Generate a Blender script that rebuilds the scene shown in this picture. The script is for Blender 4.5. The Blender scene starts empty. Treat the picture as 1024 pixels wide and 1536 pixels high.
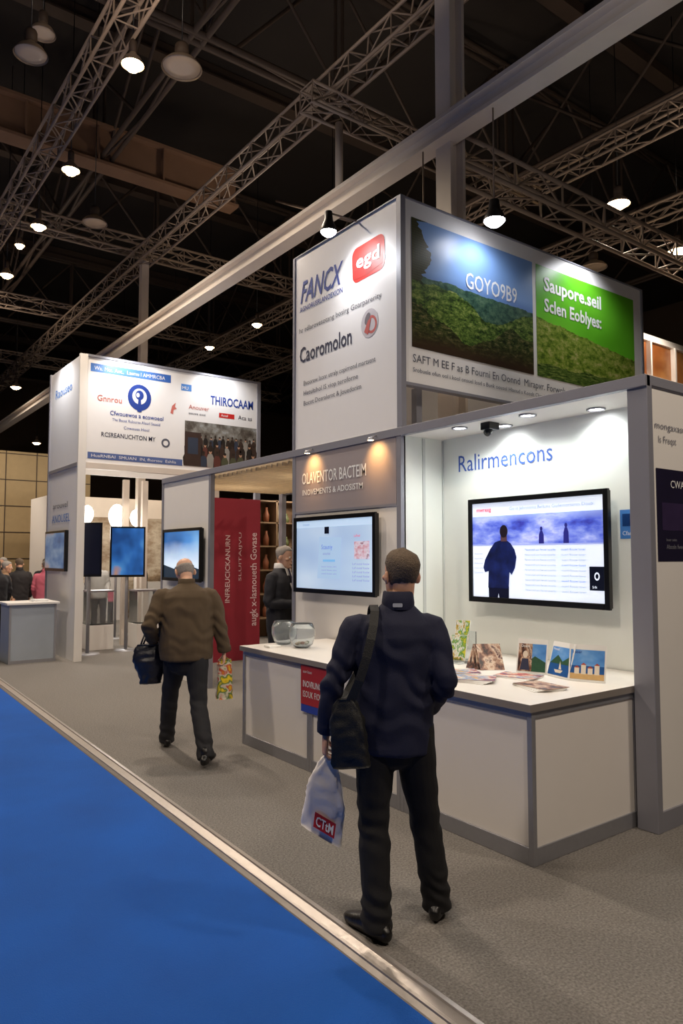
import bpy, bmesh, math, random
from mathutils import Vector, Matrix, noise
random.seed(7)
scene=bpy.context.scene
COL=scene.collection
V=Vector
WL={}   # world location of parents
# ------------------------------------------------------------------ materials
def lin(c):
    if isinstance(c,str):
        c=c.lstrip('#'); c=[int(c[i:i+2],16) for i in (0,2,4)]
    o=[]
    for x in c:
        x=x/255.0
        o.append(x/12.92 if x<=.04045 else ((x+.055)/1.055)**2.4)
    return o
MC={}
def M(name,col,rough=.5,metal=0,var=.06,vs=6,bump=0,bs=150,emit=0,trans=0,coord='Object'):
    if name in MC: return MC[name]
    m=bpy.data.materials.new(name); m.use_nodes=True
    nt=m.node_tree; b=nt.nodes['Principled BSDF']; N=nt.nodes; L=nt.links
    c=lin(col)
    tc=N.new('ShaderNodeTexCoord'); nz=N.new('ShaderNodeTexNoise')
    nz.inputs['Scale'].default_value=vs; nz.inputs['Detail'].default_value=4
    L.new(tc.outputs[coord],nz.inputs['Vector'])
    mx=N.new('ShaderNodeMix'); mx.data_type='RGBA'
    mx.inputs[6].default_value=[max(0,x*(1-var)) for x in c]+[1]
    mx.inputs[7].default_value=[min(1,x*(1+var)) for x in c]+[1]
    L.new(nz.outputs['Fac'],mx.inputs[0])
    L.new(mx.outputs[2],b.inputs['Base Color'])
    b.inputs['Roughness'].default_value=rough; b.inputs['Metallic'].default_value=metal
    if trans: b.inputs['Transmission Weight'].default_value=trans; b.inputs['IOR'].default_value=1.3
    if emit:
        L.new(mx.outputs[2],b.inputs['Emission Color']); b.inputs['Emission Strength'].default_value=emit
    if bump:
        n2=N.new('ShaderNodeTexNoise'); n2.inputs['Scale'].default_value=bs; n2.inputs['Detail'].default_value=3
        L.new(tc.outputs[coord],n2.inputs['Vector'])
        bp=N.new('ShaderNodeBump'); bp.inputs['Strength'].default_value=bump; bp.inputs['Distance'].default_value=.01
        L.new(n2.outputs['Fac'],bp.inputs['Height']); L.new(bp.outputs['Normal'],b.inputs['Normal'])
    MC[name]=m
    return m
def picture(name,cols,scale=5,detail=6,seed=0,emit=0,kind='noise',vramp=None,dist=0,rough=.5,coord='UV',stretch=(1,1,1),lo=.32,hi=.68):
    """printed picture: noise driven multi colour ramp; vramp=(v0,v1,colour,amount) blends to a colour over the height"""
    if name in MC: return MC[name]
    m=bpy.data.materials.new(name); m.use_nodes=True
    nt=m.node_tree; b=nt.nodes['Principled BSDF']; N=nt.nodes; L=nt.links
    tc=N.new('ShaderNodeTexCoord'); mp=N.new('ShaderNodeMapping'); mp.inputs['Location'].default_value=(seed*3.1,seed*1.7,seed); mp.inputs['Scale'].default_value=stretch
    L.new(tc.outputs[coord],mp.inputs['Vector'])
    nz=N.new('ShaderNodeTexNoise'); nz.inputs['Scale'].default_value=scale; nz.inputs['Detail'].default_value=detail
    nz.inputs['Distortion'].default_value=dist; nz.inputs['Roughness'].default_value=rough
    L.new(mp.outputs[0],nz.inputs['Vector']); out=nz.outputs['Fac']
    rp=N.new('ShaderNodeValToRGB'); el=rp.color_ramp.elements
    for i,c in enumerate(cols):
        p=lo+(hi-lo)*i/max(1,len(cols)-1)
        e=el[i] if i<2 else el.new(p)
        e.position=p; e.color=lin(c)+[1]
    L.new(out,rp.inputs[0]); res=rp.outputs[0]
    if vramp:
        n2=N.new('ShaderNodeTexNoise'); n2.inputs['Scale'].default_value=3; n2.inputs['Detail'].default_value=8
        L.new(mp.outputs[0],n2.inputs['Vector'])
        sp=N.new('ShaderNodeSeparateXYZ'); L.new(tc.outputs['UV'],sp.inputs[0])
        for (v0,v1,vc,am) in vramp:
            ma=N.new('ShaderNodeMath'); ma.operation='MULTIPLY_ADD'; ma.inputs[1].default_value=am
            L.new(n2.outputs['Fac'],ma.inputs[0]); L.new(sp.outputs[1],ma.inputs[2])
            mr=N.new('ShaderNodeMapRange'); mr.inputs[1].default_value=v0+am*.5; mr.inputs[2].default_value=v1+am*.5
            L.new(ma.outputs[0],mr.inputs[0])
            mx=N.new('ShaderNodeMix'); mx.data_type='RGBA'; mx.inputs[7].default_value=lin(vc)+[1]
            L.new(mr.outputs[0],mx.inputs[0]); L.new(res,mx.inputs[6]); res=mx.outputs[2]
    L.new(res,b.inputs['Base Color']); b.inputs['Roughness'].default_value=.35
    if emit: L.new(res,b.inputs['Emission Color']); b.inputs['Emission Strength'].default_value=emit
    MC[name]=m
    return m
white=M('white_panel',(236,232,227),.45,var=.02)
white2=M('white_print',(238,236,236),.4,var=.02)
alu=M('brushed_aluminium',(158,158,164),.4,.5,var=.08,vs=30)
alud=M('grey_profile',(142,142,152),.45,.2,var=.05)
steel=M('painted_steel',(146,129,114),.55,.1,var=.12,vs=3)
beamw=M('pale_beam',(222,210,198),.55,var=.06)
darks=M('dark_steel',(66,53,44),.7,.0,var=.25,vs=2)
black=M('black_plastic',(14,14,16),.3,var=.1)
counterw=M('counter_laminate',(238,232,226),.35,var=.02)
topm=M('worktop_laminate',(230,225,218),.3,var=.03)
ink_blue=M('ink_blue',(38,66,150),.5)
ink_dk=M('ink_dark',(42,46,74),.5)
ink_gr=M('ink_grey',(88,90,104),.5)
ink_w=M('ink_white',(240,240,240),.5)
ink_red=M('ink_red',(196,38,34),.45)
ink_lb=M('ink_light_blue',(70,130,205),.45)
# ------------------------------------------------------------------ mesh builder
class MB:
    def __init__(s): s.v=[];s.f=[];s.m=[];s.mats=[];s.uv=[];s.sm=[]
    def mi(s,mat):
        if mat not in s.mats: s.mats.append(mat)
        return s.mats.index(mat)
    def face(s,pts,mat,uv=None,smooth=False):
        i=len(s.v); s.v+= [V(p) for p in pts]; s.f.append(list(range(i,i+len(pts)))); s.m.append(s.mi(mat))
        if uv is None: uv=[(0,0),(1,0),(1,1),(0,1)] if len(pts)==4 else [(0.5,0.5)]*len(pts)
        s.uv.append(uv); s.sm.append(smooth)
    def raw(s,vs,fs,mat,smooth=False):
        i=len(s.v); s.v+=[V(p) for p in vs]; k=s.mi(mat)
        for f in fs:
            s.f.append([i+j for j in f]); s.m.append(k); s.sm.append(smooth)
            s.uv.append([(0,0),(1,0),(1,1),(0,1)] if len(f)==4 else [(.5,.5)]*len(f))
    def box(s,a,b,mat,X=None):
        x0,x1=sorted((a[0],b[0]));y0,y1=sorted((a[1],b[1]));z0,z1=sorted((a[2],b[2]))
        vs=[V(p) for p in [(x0,y0,z0),(x1,y0,z0),(x1,y1,z0),(x0,y1,z0),(x0,y0,z1),(x1,y0,z1),(x1,y1,z1),(x0,y1,z1)]]
        if X is not None: vs=[X@p for p in vs]
        s.raw(vs,[(3,2,1,0),(4,5,6,7),(0,1,5,4),(1,2,6,5),(2,3,7,6),(3,0,4,7)],mat)
    def tube(s,p0,p1,r,mat,n=8,r1=None,cap=True):
        p0=V(p0);p1=V(p1);T=(p1-p0).normalized(); h=V((0,0,1)) if abs(T.z)<.9 else V((1,0,0))
        A=T.cross(h).normalized();B=T.cross(A); r1=r if r1 is None else r1; vs=[]
        for p,rr in ((p0,r),(p1,r1)):
            for k in range(n):
                t=2*math.pi*k/n; vs.append(p+A*rr*math.cos(t)+B*rr*math.sin(t))
        fs=[(k,(k+1)%n,n+(k+1)%n,n+k) for k in range(n)]
        s.raw(vs,fs+([tuple(range(n))[::-1],tuple(range(n,2*n))] if cap else []),mat,True)
    def lathe(s,c,prof,mat,n=28,X=None):
        c=V(c); vs=[];fs=[]
        for (r,z) in prof:
            for k in range(n):
                t=2*math.pi*k/n; p=V((r*math.cos(t),r*math.sin(t),z)); 
                if X is not None: p=X@p
                vs.append(c+p)
        for j in range(len(prof)-1):
            for k in range(n): fs.append((j*n+k,j*n+(k+1)%n,(j+1)*n+(k+1)%n,(j+1)*n+k))
        s.raw(vs,fs,mat,True)
    def ell(s,c,r,mat,n=12,X=None):
        vs=[];fs=[]; c=V(c)
        for i in range(n//2+1):
            ph=math.pi*i/(n//2)
            for k in range(n):
                t=2*math.pi*k/n; p=V((r[0]*math.sin(ph)*math.cos(t),r[1]*math.sin(ph)*math.sin(t),r[2]*math.cos(ph)))
                if X is not None: p=X@p
                vs.append(c+p)
        for i in range(n//2):
            for k in range(n): fs.append((i*n+k,(i+1)*n+k,(i+1)*n+(k+1)%n,i*n+(k+1)%n))
        s.raw(vs,fs,mat,True)
    def obj(s,name,parent=None,label=None,cat=None,kind=None,group=None,bevel=0,weld=False):
        lo=V((min(p.x for p in s.v),min(p.y for p in s.v),min(p.z for p in s.v)))
        hi=V((max(p.x for p in s.v),max(p.y for p in s.v),max(p.z for p in s.v)))
        o=V(((lo.x+hi.x)/2,(lo.y+hi.y)/2,lo.z))
        me=bpy.data.meshes.new(name); me.from_pydata([p-o for p in s.v],[],s.f)
        for mt in s.mats: me.materials.append(mt)
        me.polygons.foreach_set('material_index',s.m)
        me.polygons.foreach_set('use_smooth',s.sm)
        uvl=me.uv_layers.new(name='UVMap'); flat=[]
        for u in s.uv:
            for a in u: flat+=[a[0],a[1]]
        uvl.data.foreach_set('uv',flat)
        me.update()
        return place(me,name,o,parent,label,cat,kind,group,bevel)
def place(me,name,o,parent=None,label=None,cat=None,kind=None,group=None,bevel=0):
    ob=bpy.data.objects.new(name,me); COL.objects.link(ob); ob.location=o
    WL[ob]=V(o)
    if parent is not None:
        ob.parent=parent; ob.matrix_parent_inverse=Matrix.Translation(-WL[parent])
    if label: ob['label']=label
    if cat: ob['category']=cat
    if kind: ob['kind']=kind
    if group: ob['group']=group
    if bevel:
        b=ob.modifiers.new('bevel','BEVEL'); b.width=bevel; b.segments=2; b.limit_method='ANGLE'
    return ob
def thing(name,loc,label,cat,group=None,kind=None):
    return place(None,name,V(loc),None,label,cat,kind,group)
TC={}
def text_mesh(s,shear=0,bold=0):
    key=(s,shear,bold)
    if key in TC: return TC[key]
    cu=bpy.data.curves.new('t','FONT'); cu.body=s; cu.resolution_u=2; cu.shear=shear; cu.offset=bold
    ob=bpy.data.objects.new('t',cu); COL.objects.link(ob)
    dg=bpy.context.evaluated_depsgraph_get(); dg.update()
    me=bpy.data.meshes.new_from_object(ob.evaluated_get(dg))
    vs=[v.co.copy() for v in me.vertices]; fs=[tuple(p.vertices) for p in me.polygons]
    bpy.data.objects.remove(ob); bpy.data.curves.remove(cu); bpy.data.meshes.remove(me)
    TC[key]=(vs,fs); return TC[key]
class G(MB):
    """flat graphics on a plane: origin, right and up vectors; every text line becomes its own lettering part"""
    def __init__(s,o,right,up=(0,0,1),c=.003,merge=False):
        super().__init__(); s.o=V(o); s.r=V(right).normalized(); s.u=V(up).normalized(); s.n=s.r.cross(s.u).normalized(); s.c=c; s.tx=[]; s.merge=merge
    def P(s,a,b,c=None): return s.o+s.r*a+s.u*b+s.n*(s.c if c is None else c)
    def rect(s,a0,b0,a1,b1,mat,c=None):
        s.face([s.P(a0,b0,c),s.P(a1,b0,c),s.P(a1,b1,c),s.P(a0,b1,c)],mat)
    def poly(s,pts,mat,c=None):
        al=[a for a,b in pts];bl=[b for a,b in pts]; w=max(al)-min(al);h=max(bl)-min(bl)
        s.face([s.P(a,b,c) for a,b in pts],mat,uv=[((a-min(al))/w,(b-min(bl))/h) for a,b in pts])
    def ridge(s,a0,a1,b0,f,mat,c,n=60):
        """strip filled from b0 up to the height f(a): hill or tree line in a printed picture"""
        A=[a0+(a1-a0)*i/n for i in range(n+1)]; H=[f(a) for a in A]; hm=max(H)
        for i in range(n):
            u0,u1=i/n,(i+1)/n; g_=lambda h:(h-b0)/(hm-b0)
            s.face([s.P(A[i],b0,c),s.P(A[i+1],b0,c),s.P(A[i+1],H[i+1],c),s.P(A[i],H[i],c)],mat,uv=[(u0,0),(u1,0),(u1,g_(H[i+1])),(u0,g_(H[i]))])
    def ell2(s,a,b,ra,rb,mat,c=None,n=24,hole=0,ang=0):
        o=[];i=[]
        for k in range(n):
            t=2*math.pi*k/n; x=ra*math.cos(t);y=rb*math.sin(t)
            X=x*math.cos(ang)-y*math.sin(ang);Y=x*math.sin(ang)+y*math.cos(ang)
            o.append(s.P(a+X,b+Y,c)); i.append(s.P(a+X*hole,b+Y*hole,c))
        if hole: s.raw(o+i,[(k,(k+1)%n,n+(k+1)%n,n+k) for k in range(n)],mat)
        else: s.face(o,mat)
    def rrect(s,a0,b0,a1,b1,r,mat,c=None,ang=0):
        pts=[];ca=(a0+a1)/2;cb=(b0+b1)/2
        for (x,y,t0) in ((a1-r,b1-r,0),(a0+r,b1-r,90),(a0+r,b0+r,180),(a1-r,b0+r,270)):
            for k in range(5):
                t=math.radians(t0+22.5*k); X=x+r*math.cos(t)-ca; Y=y+r*math.sin(t)-cb
                pts.append((ca+X*math.cos(ang)-Y*math.sin(ang),cb+X*math.sin(ang)+Y*math.cos(ang)))
        s.poly(pts,mat,c)
    def text(s,t,a,b,h,mat,w=None,c=None,rot=0,shear=0,bold=0,align='L'):
        vs,fs=text_mesh(t,shear,bold)
        if not vs: return
        k=h/.7; x0=min(v.x for v in vs); x1=max(v.x for v in vs); wx=(x1-x0)*k
        sx=k*(w/wx) if w else k
        W=(x1-x0)*sx; off=0 if align=='L' else (-W/2 if align=='C' else -W)
        cr,sr=math.cos(rot),math.sin(rot)
        out=[]
        for v in vs:
            X=(v.x-x0)*sx+off; Y=v.y*k
            out.append(s.P(a+X*cr-Y*sr,b+X*sr+Y*cr,(s.c if c is None else c)+.0015))
        if s.merge: s.raw(out,fs,mat)
        else:
            q=MB(); q.raw(out,fs,mat); s.tx.append(q)
    def obj(s,name,parent=None,*a,**k):
        root=None
        if s.v: root=super().obj(name,parent,*a,**k)
        for q in s.tx: q.obj('lettering',parent if parent is not None else root)
        return root
RX=(0,-1,0)   # right direction on planes facing -X
RY=(1,0,0)    # right direction on planes facing -Y
# ------------------------------------------------------------------ hall shell
def strip_x(y): return 2.03+.023*(y-1.9)
mb=MB()
gc=M('grey_carpet',(132,127,122),.95,var=.9,vs=85,bump=1.0,bs=220)
mb.raw([(strip_x(-9),-9,0),(28,-9,0),(28,44,0),(strip_x(44),44,0),(strip_x(-9),-9,-.2),(28,-9,-.2),(28,44,-.2),(strip_x(44),44,-.2)],
       [(0,1,2,3),(7,6,5,4),(0,3,7,4),(1,0,4,5),(2,1,5,6),(3,2,6,7)],gc)
mb.obj('floor',kind='structure',label='grey speckled carpet tiles of the stand area',cat='floor')
mb=MB()
bc=M('blue_carpet',(0,79,168),.95,var=.28,vs=1.6,bump=.6,bs=220)
mb.raw([(-14,-9,-.03),(strip_x(-9)-.06,-9,-.03),(strip_x(44)-.06,44,-.03),(-14,44,-.03),(-14,-9,-.2),(strip_x(-9)-.06,-9,-.2),(strip_x(44)-.06,44,-.2),(-14,44,-.2)],
       [(0,1,2,3),(7,6,5,4),(1,0,4,5),(2,1,5,6),(3,2,6,7),(0,3,7,4)],bc)
mb.obj('floor',kind='structure',label='bright blue aisle carpet beside the stand floor',cat='floor')
mb=MB()
stripm=M('edge_aluminium',(172,164,158),.36,.6,var=.1,vs=12,bump=.15,bs=30)
prof=[(-.100,-.03),(-.096,-.025),(-.075,-.012),(-.072,-.005),(-.06,-.002),(-.055,-.006),(-.02,.004),(-.015,.011),(.006,.012),(.008,0)]
vs=[];n=len(prof); K=18
for j in range(K):
    y=-9+53*j/(K-1)
    for (x,z) in prof: vs.append((strip_x(y)+x,y,z))
mb.raw(vs,[(j*n+i,(j+1)*n+i,(j+1)*n+i+1,j*n+i+1) for j in range(K-1) for i in range(n-1)],stripm)
mb.obj('trim_1',kind='structure',label='aluminium ramp edging between the carpets',cat='trim')
ceilm=M('dark_roof',(36,30,26),.9,var=.3,vs=.6)
mb=MB(); mb.box((-14.2,-9.2,12),(28.2,44.2,12.2),ceilm); mb.obj('ceiling',kind='structure',label='dark hall roof deck',cat='ceiling')
hallw=M('hall_wall',(92,76,62),.9,var=.2,vs=.8)
for nm,a,b in (('wall_north',(-14.2,44,-.2),(28.2,44.2,12)),('wall_south',(-14.2,-9.2,-.2),(28.2,-9,12)),('wall_west',(-14.2,-9,-.2),(-14,44,12)),('wall_east',(28,-9,-.2),(28.2,44,12))):
    mb=MB(); mb.box(a,b,hallw); mb.obj(nm,kind='structure',label='dim brown exhibition hall wall',cat='wall')
# ------------------------------------------------------------------ trusses and beams
def truss(name,label,p0,p1,s,bay,rc,rb,mat,group=None,hgt=None,cat='truss'):
    p0=V(p0);p1=V(p1);T=(p1-p0);Ln=T.length;T.normalize()
    U=V((0,0,1)) if abs(T.z)<.9 else V((0,1,0)); S=T.cross(U).normalized()
    h=s if hgt is None else hgt
    cs=[(-s/2,-h/2),(s/2,-h/2),(s/2,h/2),(-s/2,h/2)]
    q=lambda i,t: p0+T*t+S*cs[i%4][0]+U*cs[i%4][1]
    mb=MB()
    for i in range(4): mb.tube(q(i,0),q(i,Ln),rc,mat,6)
    root=mb.obj(name,None,label,cat,group=group)
    mb=MB(); n=max(2,int(Ln/bay)); L=Ln/n
    for k in range(n):
        for i in range(4):
            mb.tube(q(i+(k%2),L*k),q(i+((k+1)%2),L*(k+1)),rb,mat,4,cap=False)
            if k%2==0: mb.tube(q(i,L*k),q(i+1,L*k),rb,mat,4,cap=False)
    mb.obj('bracing',root)
    return root
truss('lattice_truss','long pale metal lattice truss carrying hanging lamps',(2.75,4.5,8),(2.75,34,8),.30,.42,.024,.013,steel)
truss('lattice_truss','pale metal lattice truss crossing above the sign tower',(5.53,-3,8.05),(5.53,34,8.05),.30,.42,.025,.013,steel)
truss('lattice_truss','short lattice truss joining the suspended beam',(5.0,7.5,7.67),(9.6,7.5,7.67),.28,.4,.023,.012,steel)
truss('lattice_truss','lattice truss running from the tall steel column',(5.5,5.42,6.1),(12.6,5.42,6.1),.32,.42,.028,.014,steel)
truss('lattice_truss','lattice truss high under the dark roof',(9.85,1,8.1),(9.85,30,8.1),.3,.42,.025,.013,steel)
truss('lattice_truss','lattice truss high under the dark roof',(12.6,1,8.1),(12.6,30,8.1),.3,.45,.025,.013,steel)
truss('lattice_truss','wide lattice truss spanning across the hall',(-6,15,8.45),(12,15,8.45),.32,.45,.028,.015,steel)
truss('lattice_truss','wide lattice truss spanning across the hall',(-6,20.2,8.45),(14,20.2,8.45),.32,.45,.028,.015,steel)
truss('lattice_truss','wide lattice truss spanning across the hall',(-6,26,8.45),(16,26,8.45),.32,.5,.028,.015,steel)
for y in (9.5,17.5,25,33):
    truss('roof_truss','deep dark steel roof truss under the roof deck',(-13.8,y,10.6),(27.8,y,10.6),.2,2.0,.055,.035,darks,group='deep roof trusses',hgt=2.4)
for x in (-3,4,11,18):
    truss('roof_truss','deep dark steel roof truss under the roof deck',(x+.4,-8.8,10.4),(x+.4,43.8,10.4),.2,2.2,.05,.032,darks,group='lengthwise roof trusses',hgt=2.0)
for i in range(7):
    y=2+i*5.6; mb=MB(); mb.box((-13.9,y,11.72),(27.9,y+.18,11.98),darks); mb.box((-13.9,y-.06,11.69),(27.9,y+.24,11.73),darks)
    mb.obj('roof_purlin',None,'dark steel purlin fixed below the roof deck','purlin',group='steel purlins')
mb=MB(); mb.box((5.1,-5,6.02),(5.32,34,6.07),beamw); mb.box((5.1,-5,6.22),(5.32,34,6.27),beamw); mb.box((5.19,-5,6.07),(5.23,34,6.22),beamw)
mb.obj('steel_beam',None,'long pale painted I-beam above the sign tower','beam',bevel=.004)
mb=MB(); X0,Y0=5.33,5.24
mb.box((X0-.11,Y0-.11,2.866),(X0-.07,Y0+.11,12),beamw); mb.box((X0+.07,Y0-.11,2.866),(X0+.11,Y0+.11,12),beamw); mb.box((X0-.07,Y0-.02,0),(X0+.07,Y0+.02,12),beamw)
mb.obj('steel_column',None,'tall pale steel column rising inside the sign tower','column',bevel=.004)
mb=MB(); mb.box((5.5,14.5,0),(5.66,14.66,8),beamw); mb.obj('steel_column',None,'slim pale column standing behind the second stand','column',bevel=.01)
mb=MB(); mb.tube((5.53,7.5,6.3),(5.53,7.5,7.5),.055,beamw,10); mb.tube((5.53,7.5,6.27),(5.53,7.5,6.3),.09,beamw,10); mb.obj('drop_post',None,'pale vertical post linking beam and lattice truss','post')
girder=M('girder_brown',(120,92,72),.75,var=.2,vs=2)
mb=MB(); mb.box((-9,13.55,9.25),(7.2,13.65,9.95),girder); mb.box((-9,13.4,9.2),(7.2,13.8,9.26),girder); mb.box((-9,13.4,9.94),(7.2,13.8,10.0),girder)
for i in range(12): mb.box((-8.8+i*1.3,13.42,9.26),(-8.77+i*1.3,13.78,9.94),girder)
mb.obj('roof_girder',None,'broad brown steel plate girder under the roof','girder')
mb=MB(); mb.tube((5.95,7.8,6.4),(7.3,12,8.8),.03,steel,6); mb.obj('brace_rod',None,'thin diagonal steel brace rod under the roof','rod')
# ------------------------------------------------------------------ lamps
glow=M('lamp_glow',(255,216,158),.5,var=0,emit=30)
glow2=M('lamp_glow_cool',(250,250,255),.5,var=0,emit=26)
shadem=M('lamp_shade',(150,134,118),.45,.2)
def highbay(loc,label,lit=True,r=.15,top=12,glowm=None):
    x,y,z=loc; root=thing('high_bay_lamp',(x,y,z),label,'lamp')
    mb=MB(); mb.lathe((x,y,z),[(r,0),(r*.97,.02),(r*.75,.08),(r*.35,.13),(r*.3,.15)],shadem); mb.obj('lamp_shade',root)
    mb=MB(); mb.lathe((x,y,z),[(0,.15),(r*.36,.15),(r*.36,.27),(r*.3,.3),(0,.3)],darks,16); mb.obj('ballast_housing',root)
    mb=MB(); mb.lathe((x,y,z),[(0,-.07 if lit else .012),(r*.5,-.055 if lit else .012),(r*.9,.005 if lit else .012),(r*.93,.03)],(glowm or glow) if lit else M('lamp_glass_off',(190,172,150),.3)); mb.obj('lens',root)
    mb=MB(); mb.tube((x,y,z+.28),(x,y,top),.008,black,6); mb.obj('cable',root)
    return root
for p in [(2.89,8.03,7.5),(2.99,10.86,7.5),(3.08,13.1,7.5),(3.12,15.8,7.5),(8.87,15.5,7.5),(8.8,18,7.5),(10.55,6.55,7.5),(12.9,6.8,7.4)]:
    highbay(p,'round metal high-bay lamp glowing warm white under the truss',r=.13 if p[0]<9 else .19)
highbay((3.1,14.6,7.7),'small glowing lamp hanging near the truss',r=.09)
for p in [(8.5,24,7.2),(5.1,24,7.0),(9.5,22,5.0),(10.4,23,4.2),(4.5,27.4,5.0),(7.2,30,6.2),(3.5,30,5.4),(9.4,13,4.5)]:
    highbay(p,'distant high-bay lamp glowing warm white',r=.16)
for p,r in [((1.88,8.57,7.5),.19),((3.38,7.74,7.5),.24),((12.3,8.2,7.4),.26),((3.9,12.6,7.6),.22),((2.2,9.4,8.4),.16)]:
    highbay(p,'unlit high-bay lamp with wide shallow metal shade',lit=False,r=r)
def spotlight(loc,label,top=None,r=.09,arm=None):
    x,y,z=loc; root=thing('spotlight',(x,y,z),label,'spotlight')
    mb=MB(); mb.lathe((x,y,z),[(r,0),(r*1.02,.015),(r*.8,.07),(r*.55,.11),(r*.45,.2),(0,.2)],M('lamp_housing_dark',(48,44,42),.4,.3),20); mb.obj('lamp_housing',root)
    mb=MB(); mb.lathe((x,y,z),[(0,-r*.55),(r*.5,-r*.45),(r*.85,-r*.15),(r*.93,.008),(r*.95,.02)],glow2); mb.obj('lens',root)
    mb=MB()
    if arm: mb.tube((x,y,z+.19),(arm[0],arm[1],z+.23),.009,steel,6); mb.tube((arm[0],arm[1],z+.23),arm,.009,steel,6)
    else: mb.tube((x,y,z+.18),(x,y,top),.008,steel,6)
    mb.obj('mounting_arm',root)
    return root
spotlight((5.16,4.5,4.9),'bright round spotlight hanging before the landscape sign',top=6.03,r=.105)
spotlight((3.9,5.46,4.8),'small bright spotlight hanging before the white sign tower',arm=(5.14,5.46,6.02),r=.08)
# ------------------------------------------------------------------ sign tower
tw=thing('sign_tower',(4.25,4.82,2.862),'tall white box sign tower standing on the stand fascia','sign tower')
TX0,TX1,TY0,TY1,TB,TT=4.25,8.22,4.82,6.6,2.862,5.0
mb=MB(); mb.box((TX0,TY0+.03,TB),(TX0+.06,TY1,TT),white2); mb.obj('front_panel',tw)
mb=MB(); mb.box((TX0+.06,TY0,3.28),(TX1,TY0+.06,TT),white2); mb.obj('side_panel',tw)
mb=MB(); mb.box((TX0+.06,TY1-.06,3.28),(TX1,TY1,TT),white2); mb.obj('rear_panel',tw)
mb=MB(); mb.box((TX1-.06,TY0+.06,3.28),(TX1,TY1-.06,TT),white2); mb.obj('end_panel',tw)
mb=MB()
f=.045
mb.box((TX0-.014,TY0-.02,TB),(TX0+f,TY0+f,TT+.01),alud)
mb.box((TX0-.014,TY1-.03,TB),(TX0+.01,TY1+.01,TT+.01),alud)
mb.box((TX1-.03,TY0-.014,3.26),(TX1+.01,TY0+.03,TT+.01),alud)
mb.box((TX0-.012,TY0,TT-.005),(TX0+.065,TY1,TT+.012),alud)
mb.box((TX0,TY0-.012,TT-.005),(TX1,TY0+.065,TT+.012),alud)
mb.box((TX0,TY0-.012,3.255),(TX1,TY0+.065,3.285),alud)
mb.obj('frame',tw,bevel=.003)
for x in (4.6,6.3,8.1):
    mb=MB(); mb.box((x,5.0,2.865),(x+.07,5.07,3.3),alud); mb.obj('support_post',tw)
g=G((TX0,TY1,TB),RX)
g.text('FANCX',.13,1.60,.23,ink_blue,w=.78,shear=.35,bold=.012)
g.text('AGNORUSRLANOEXION',.12,1.50,.055,ink_blue,w=.78,bold=.01)
g.text('hr rdlarovesotang bosirg Goarparerity',.11,1.27,.055,ink_gr,w=1.4)
g.text('Caoromolon',.12,.94,.165,ink_dk,w=.93,bold=.012)
g.text('Bvoorew Isonr utraly copirrond martsent',.2,.68,.05,ink_gr,w=1.22)
g.text('Hetultihol lS viop teroforne',.2,.57,.05,ink_gr,w=.95)
g.text('Bocot Dosralernt & Jouedorim',.2,.46,.05,ink_gr,w=1.0)
g.obj('lettering',tw)
g=G((TX0,TY1,TB),RX,merge=True)
g.rrect(1.06,1.53,1.56,1.88,.08,ink_red,ang=.03)
g.poly([(1.08,1.56),(1.3,1.55),(1.54,1.6),(1.53,1.7),(1.3,1.62),(1.08,1.66)],M('ink_red_deep',(160,26,26),.5),c=.0045)
g.text('egd',1.13,1.66,.135,ink_w,w=.36,bold=.018,c=.007)
g.obj('logo',tw,label='red rounded logo with white letters')
g=G((TX0,TY1,TB),RX,merge=True)
g.ell2(1.33,1.07,.13,.14,M('logo_pale',(196,190,196),.5))
g.ell2(1.36,1.05,.08,.09,M('logo_rose',(188,90,86),.5),c=.004,hole=.7,ang=.4); g.ell2(1.30,1.12,.035,.06,M('logo_grey',(110,104,112),.5),c=.005,ang=-.5)
g.poly([(1.25,1.0),(1.31,.96),(1.36,1.12),(1.31,1.1)],MC['logo_rose'],c=.0055)
g.obj('logo',tw,label='round grey and red swirl emblem')
def nz(a,f,s): return noise.noise(V((a*f,s,0)))
skyp=picture('sky_print',['#16347e','#2148a0','#3260ba'],2,3,4,stretch=(.6,1,1),vramp=[(.42,.62,'#7fa4dc',.12)])
fo_far=picture('forest_far',['#1f3a30','#345448','#4c6a54','#66806a'],9,15,2,rough=.75,stretch=(2,1,1),lo=.38,hi=.64)
fo_mid=picture('forest_mid',['#131f0c','#2e441c','#56702c','#80904a','#a8a468'],10,15,5,rough=.8,stretch=(1.6,1,1),lo=.38,hi=.64)
fo_near=picture('forest_near',['#0a0f06','#1e2a10','#3e4c20','#6c6440','#9a8c68'],12,15,8,rough=.8,stretch=(1.6,1,1),lo=.38,hi=.64,vramp=[(.55,.1,'#3a2a1c',.3)])
meadow=picture('meadow_print',['#3a5018','#5c7824','#829838','#a4a85c','#c4bc88'],9,15,5,rough=.75,stretch=(1.8,1,1),lo=.36,hi=.66)
greenp=picture('green_print',['#5cb022','#68c02c','#7acc38'],1.5,2,3)
g=G((TX0,TY0,3.28),RY,merge=True)
g.rect(.13,.34,1.86,1.56,skyp)
g.ridge(.13,1.86,.34,lambda a:1.04-.02*a+.03*nz(a,4,1)+.012*nz(a,25,2),fo_far,.0036)
g.ridge(.13,1.86,.34,lambda a:.98-.22*math.exp(-((a-1.25)/.4)**2)+.05*nz(a,5,3)+.03*abs(nz(a,22,4)),fo_mid,.0042)
g.ridge(.13,1.86,.34,lambda a:.70-.20*math.exp(-((a-.9)/.35)**2)+.10*nz(a,3,5)+.05*abs(nz(a,18,6)),fo_near,.0048)
N_=26
left=[(.13,1.56),(.13,.95)]+[(.13+.26*(1-abs(i/N_-.45)*1.4)+.05*nz(i,.9,8)+.02*nz(i,3.1,9),.95+.61*i/N_) for i in range(1,N_)]+[(.34,1.56)]
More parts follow.
